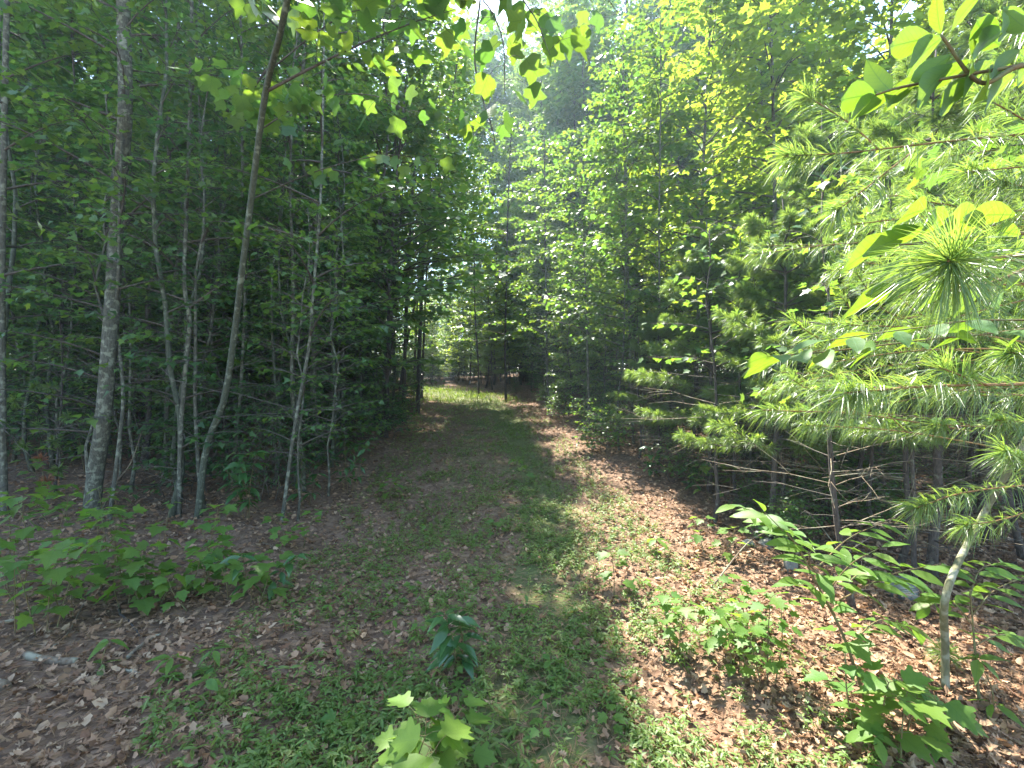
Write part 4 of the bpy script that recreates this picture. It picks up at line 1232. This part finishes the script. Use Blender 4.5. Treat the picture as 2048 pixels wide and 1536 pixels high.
r = np.random.default_rng(31)
for i in range(26):
    px = (r.uniform(640, 1300), r.uniform(1050, 1500))
    seedling('trail_seedling', ('tiny oval leaved seedling ' if i % 2 else 'tiny lobed seedling ') + ground_where(px), px, r.uniform(.05, .12), r.uniform(.05, .08), 2, 'oval' if i % 2 else 'maple', 1, seed=100 + i,
             group='small seedlings in the trail litter')
for i in range(34):
    x, y = (r.uniform(-9, -2.6), r.uniform(4.5, 9)) if i % 2 else (r.uniform(1.8, 6), r.uniform(4.5, 9))
    if abs(x) > 1.05 * y or not clear(x, y, 2.0): continue
    seedling('woodland_seedling', 'shaded maple seedling ' + where(x, y), None, r.uniform(.3, .8), r.uniform(.11, .15), 4, 'maple', 2, seed=200 + i,
             group='maple seedlings in the shade ' + ('left' if i % 2 else 'right') + ' of the trail', base=np.array([x, y, float(H(x, y))]))

# ---- small pines at the left with lit tufts, two of them dead and red
lp = np.array([-5.6, 5.75, float(H(-5.6, 5.75))])
lpine = thing('pine_sapling', lp, 'thin pine sapling at left with pale starry tufts and two rusty dead ones', 'pine')
lt = spline([lp - lp - [0, 0, .1], [.05, 0, .7], [0, .1, 1.5], [.05, 0, 2.3]], 10)
link('trunk', trunk_geo(lt, .014, .005, 6).mesh('trunk', M_BARKD), lpine)
r = np.random.default_rng(41)
for (x, y, dead) in [(72, 772, 0), (100, 775, 0), (137, 832, 0), (78, 851, 0), (108, 882, 0), (117, 938, 0), (85, 916, 1), (95, 961, 1), (30, 800, 0), (50, 890, 0)]:
    e = P(x, y, 5.4) - lp
    s_ = np.array([np.interp(e[2] - .15, lt[:, 2], lt[:, k]) for k in range(3)])
    g = Geo(); bp = spline([s_, (s_ + e) / 2 + [0, 0, .05], e], 6); tube(g, bp, np.linspace(.005, .002, 6), 4)
    o = link('bough', g.mesh('bough', M_TWIG), lpine)
    g = Geo(); dirs = r.normal(0, 1, (40, 3)) * [1, .9, .8] + [0, -.5, .1]
    needles(g, np.repeat(e[None], 40, 0), dirs, .11, .007, r, .15)
    link('needles', g.mesh('needles', M_DNEED if dead else M_NEED, False), o)['kind'] = 'stuff'
ps = G(1885, 1345)
pseed = thing('pine_seedling', ps, 'tiny pine seedling, a green needle tuft beside the leaning stem foot', 'pine')
g = Geo(); tube(g, np.array([[0, 0, -.02], [0, 0, .06], [.01, 0, .11]]), [.004, .003, .002], 5)
link('stem', g.mesh('stem', M_STEM), pseed)
g = Geo(); dirs = r.normal(0, 1, (120, 3)) + [0, 0, .5]
needles(g, np.repeat(np.array([[.01, 0, .1]]), 120, 0), dirs, .11, .0022, r, .3)
link('needles', g.mesh('needles', M_NEED, False), pseed)['kind'] = 'stuff'


# ================================================================== floor: litter, weeds, grass, sticks, log, stones
r = np.random.default_rng(51)


def ground_points(n, dmin, dmax, power=1.6, half=1.12):
    u = r.random(n)
    e = 1 - power
    d = (dmin ** (2 + e - 1) + u * (dmax ** (2 + e - 1) - dmin ** (2 + e - 1))) ** (1 / (1 + e))
    x = r.uniform(-half, half, n) * d
    return x, d


def lay(x, y, size, tilt=.35, lift=.0):
    n = len(x)
    pos = np.column_stack([x, y, H(x, y) + .012 + lift + r.uniform(0, .02, n)])
    az = r.uniform(0, TAU, n)
    tip = np.column_stack([np.cos(az), np.sin(az), r.normal(0, tilt * .5, n)])
    nr = np.array([0, 0, 1.0]) * np.where(r.random(n) < .5, 1, -1)[:, None] + r.normal(0, tilt, (n, 3))
    return pos, basis(tip, nr, size)


# dead leaves: the largest ones in view are pieces of their own
N = 120000
x, y = ground_points(N, 1.5, 26, 1.7)
d_ = x - trail_x(y)
keep = r.random(N) < np.clip(np.where(np.abs(d_) < 1.4, .5, np.where(d_ < 0, .45, 1.0)) - .4 * moss_mask(x, y), .04, 1)
x, y = x[keep], y[keep]; N = len(x)
size = .02 + .05 * r.random(N) ** 1.5
pos, R = lay(x, y, size, .45)
kind = r.integers(0, 10, N)
seen = seen_size(pos, size) * r.uniform(.6, 1, N)
top = np.argsort(-seen)[:300]
istop = np.zeros(N, bool); istop[top] = True
g = Geo()
for kset, tpl in (((0, 1, 2, 3), OAK), ((4, 5, 6), BEECH), ((7, 8, 9), FRAG)):
    s = np.isin(kind, kset) & ~istop
    scatter(g, tpl, pos[s & (y < 3.4)], R[s & (y < 3.4)])
    scatter(g, FRAG, pos[s & (y >= 3.4) & (y < 6)], R[s & (y >= 3.4) & (y < 6)])
    scatter(g, RHOMB, pos[s & (y >= 6)], R[s & (y >= 6)])
litter = link('leaf_litter', g.mesh('leaf_litter', M_LITTER), None)
tag(litter, 'brown curled dead leaves scattered over the whole forest floor', 'leaf litter', kind='stuff')
for i in top:
    tpl = OAK if kind[i] < 4 else BEECH if kind[i] < 7 else FRAG
    o = link('fallen_leaf', tpl_mesh(tpl, 'fallen_leaf', M_LITTER), ground)
    M4 = np.eye(4); M4[:3, :3] = R[i]; M4[:3, 3] = pos[i]
    o.matrix_basis = Matrix(M4.tolist())

# pine straw and small crumbs
N = 26000
x, y = ground_points(N, 1.5, 12)
n_ = N
pos = np.column_stack([x, y, H(x, y) + r.uniform(.005, .03, n_)])
n_ = N; pos = pos[:n_]; az = r.uniform(0, TAU, n_)
g = Geo(); needles(g, pos, np.column_stack([np.cos(az), np.sin(az), r.normal(0, .12, n_)]), .10, .0026, r, 0.0, cheap=True)
tag(link('pine_straw', g.mesh('pine_straw', M_STRAW, False)), 'fallen brown pine needles strewn among the dead leaves', 'pine straw', kind='stuff')


def weeds(name, label, x, y, hmin, hmax, k, leaf, tpl, m, up=.5):
    n = len(x)
    hh = r.uniform(hmin, hmax, n)
    root = np.column_stack([x, y, H(x, y)])
    f = r.uniform(.25, 1, (n, k)); f[:, -1] = 1
    az = r.uniform(0, TAU, (n, 1)) + np.arange(k)[None] * 2.4 + r.normal(0, .4, (n, k))
    ln = r.normal(0, .35, (n, 1, 2)) * hh[:, None, None]
    pos = root[:, None] + np.concatenate([ln * f[..., None], (hh[:, None] * f)[..., None]], -1)
    tip = np.stack([np.cos(az), np.sin(az), r.uniform(-.3, up, (n, k))], -1)
    nr = np.array([0, 0, 1.0]) + r.normal(0, .3, (n, k, 3))
    sz = leaf * r.uniform(.55, 1.2, (n, k)) * (1.15 - .4 * f)
    g = Geo(); scatter(g, tpl, pos.reshape(-1, 3), basis(tip.reshape(-1, 3), nr.reshape(-1, 3), sz.ravel()))
    st = np.stack([root - [0, 0, .01], root + [.0015, 0, 0], pos[:, -1]], 1)
    g.add(st.reshape(-1, 3), np.arange(n * 3).reshape(-1, 3))
    return tag(link(name, g.mesh(name, m)), label, 'weeds', kind='stuff')


N = 70000
x, y = ground_points(N, 1.6, 20, 1.35, .8)
pr_ = moss_mask(x, y) * (.55 + .45 * np.sin(x * 5 + 1.3 * np.sin(y * 2.1)) * np.sin(y * 3.1 + x)) + np.where(y < 4, .32, .7) * (np.abs(x - trail_x(y)) < 1.7)
cl = clumps(x, y, 2.6, 1) * .6 + clumps(x, y, 7, 2) * .4
s = r.random(N) < np.clip(pr_, 0, 1) * np.clip((cl - .33) * 5, .04, 1) * .8
weeds('trail_weeds', 'low green weeds growing along the mossy middle of the trail', x[s], y[s], .02, .11, 8, .042, DIAM, M_WEED)
x, y = r.uniform(-1.9, .35, 1500), r.uniform(1.6, 2.75, 1500)
s = r.random(1500) < np.exp(-((x + .75) / .75) ** 2 - ((y - 2.0) / .42) ** 2) * np.clip((clumps(x, y, 6, 3) - .35) * 5, .05, 1)
weeds('trail_weeds', 'narrow leaved grassy weeds along the lower left foreground', x[s], y[s], .02, .09, 6, .065, LANC4, M_WEED)
N = 5000
x, y = r.uniform(-7, 2, N), r.uniform(15.5, 27, N)
s = np.abs(x - trail_x(y)) < 1.9
g = Geo(); n_ = int(s.sum())
az = r.uniform(0, TAU, n_)
needles(g, np.column_stack([x[s], y[s], H(x[s], y[s])]), np.column_stack([np.cos(az) * .5, np.sin(az) * .5, np.ones(n_)]), .22, .012, r, .25)
tag(link('trail_grass', g.mesh('trail_grass', M_WEED, False)), 'sunlit tufts of grass on the crest of the trail', 'grass', kind='stuff')


def stick(label, px, rad, mt=None, z=.012):
    pts = []
    for a, b in px:
        p = G(a, b); p[2] += z + rad; pts.append(p)
    base = pts[0].copy()
    g = Geo(); sp = spline(np.array(pts) - base, 10) + np.random.default_rng(int(px[0][0])).normal(0, rad * .35, (10, 3))
    tube(g, sp, np.linspace(rad, rad * .55, 10), 6)
    o = link('fallen_stick', g.mesh('fallen_stick', mt or M_DEAD))
    o.location = base
    tag(o, label, 'stick', 'fallen sticks on the forest floor')


stick('long crooked grey stick reaching into the left cluster of seedlings', [(0, 1255), (70, 1240), (120, 1215), (170, 1185)], .012)
stick('thin bent stick lying over the litter below the left cluster', [(100, 1310), (140, 1265), (172, 1205)], .006)
stick('short dark stick at the edge of the left cluster', [(235, 1228), (262, 1255), (280, 1280)], .008, M_BARKD)
stick('pale thin twig in the litter left of the trail', [(515, 1085), (560, 1105), (590, 1122)], .007)
stick('short twig in the shade beside the pale thin twig', [(428, 1128), (450, 1148)], .006, M_BARKD)
stick('curved pale twig at the left edge of the sunny litter', [(1180, 1055), (1215, 1050), (1260, 1068)], .01)
stick('long thin stick under the oval leaved sapling', [(1590, 1330), (1680, 1318), (1800, 1312)], .006)
stick('short brown stick lying in the sunny litter', [(1385, 1160), (1460, 1152)], .007, M_BARKD)
stick('broken pale stick near the small cut log', [(245, 1350), (285, 1355)], .009)
stick('slanting stick on the dark litter at lower left', [(255, 1325), (300, 1290), (318, 1278)], .011)
for a, b, c, d, rad, lab in [(1420, 1180, 1560, 1060, .007, 'arched grey twig leaning out of the dark thicket, left of its kind'), (1700, 1130, 1560, 1000, .006, 'arched grey twig crossing under the oval leaved sapling'),
                             (2040, 1070, 1850, 1130, .007, 'arched grey twig at the right edge behind the leaning stem')]:
    p0 = G(a, b); p1 = P(c, d, p0[1] + .5)
    g = Geo(); tube(g, spline([p0 * 0, (p1 - p0) * .55 + [0, 0, .12], p1 - p0], 10), np.linspace(rad, .002, 10), 5)
    o = link('bare_twig', g.mesh('bare_twig', M_DEAD)); o.location = p0
    tag(o, lab, 'twig', 'bare twigs arching out of the thicket')
# a pale bare branch leaning against the wavy stem
p0 = G(185, 1060)
g = Geo(); bpts = np.array([P(215, 1000, 5.3), P(240, 955, 5.25), P(262, 925, 5.2), P(285, 860, 5.2)]) - p0
tube(g, spline(np.concatenate([[[0, 0, 0]], bpts]), 14), np.linspace(.014, .004, 14), 5)
tube(g, spline([bpts[1], P(190, 980, 5.2) - p0, P(150, 985, 5.15) - p0], 8), np.linspace(.008, .003, 8), 5)
o = link('dead_branch', g.mesh('dead_branch', M_DEAD)); o.location = p0
tag(o, 'pale forked dead branch leaning between the mottled trunk and the wavy stem', 'branch')


def log(label, a, b, rad, name='cut_log'):
    p0, p1 = G(*a), G(*b)
    p0[2] += rad * .6; p1[2] += rad * .6
    rr = np.random.default_rng(5)
    pts = spline([p0 - p0, (p1 - p0) * .5 + rr.normal(0, .01, 3), p1 - p0], 12)
    g = Geo(); tube(g, pts, rad * (1 + rr.normal(0, .06, 12)), 12)
    o = link(name, g.mesh(name, M_DEAD)); o.location = p0
    tag(o, label, 'log')


log('short grey lichened log lying on the litter at lower left', (50, 1318), (152, 1332), .022)
log('pale end of a cut log at the left edge', (-40, 1345), (8, 1385), .03)


def stone(label, px, sx, sy, sz, seed):
    rr = np.random.default_rng(seed)
    p = G(*px)
    import bmesh
    bm = bmesh.new(); bmesh.ops.create_icosphere(bm, subdivisions=3, radius=1)
    ph = rr.uniform(0, 6, 6)
    for v in bm.verts:
        c = v.co
        k = 1 + .14 * math.sin(c.x * 3 + ph[0]) * math.sin(c.y * 3.3 + ph[1]) + .1 * math.sin(c.z * 5 + ph[2] + c.x * 2) + .04 * math.sin(c.y * 11 + ph[3])
        v.co = Vector((c.x * sx * k, c.y * sy * k, max(-.5, c.z * k) * sz))
    me = bpy.data.meshes.new('stone'); bm.to_mesh(me); bm.free()
    for f in me.polygons: f.use_smooth = True
    me.materials.append(M_STONE)
    o = link('stone', me); o.location = (p[0], p[1], p[2] + sz * .25); o.rotation_euler = (0, 0, rr.uniform(0, 6))
    tag(o, label, 'stone', 'grey stones at the edge of the thicket')


stone('rounded grey stone in the shade at the edge of the thicket, farthest back', (1537, 1095), .085, .08, .07, 1)
stone('lichened upright stone nearest the sunny litter', (1582, 1140), .075, .06, .085, 2)
stone('small dark stone beside the rounded one', (1497, 1092), .06, .05, .045, 3)
stone('stone half hidden under the oval leaved sapling', (1800, 1190), .12, .1, .09, 4)
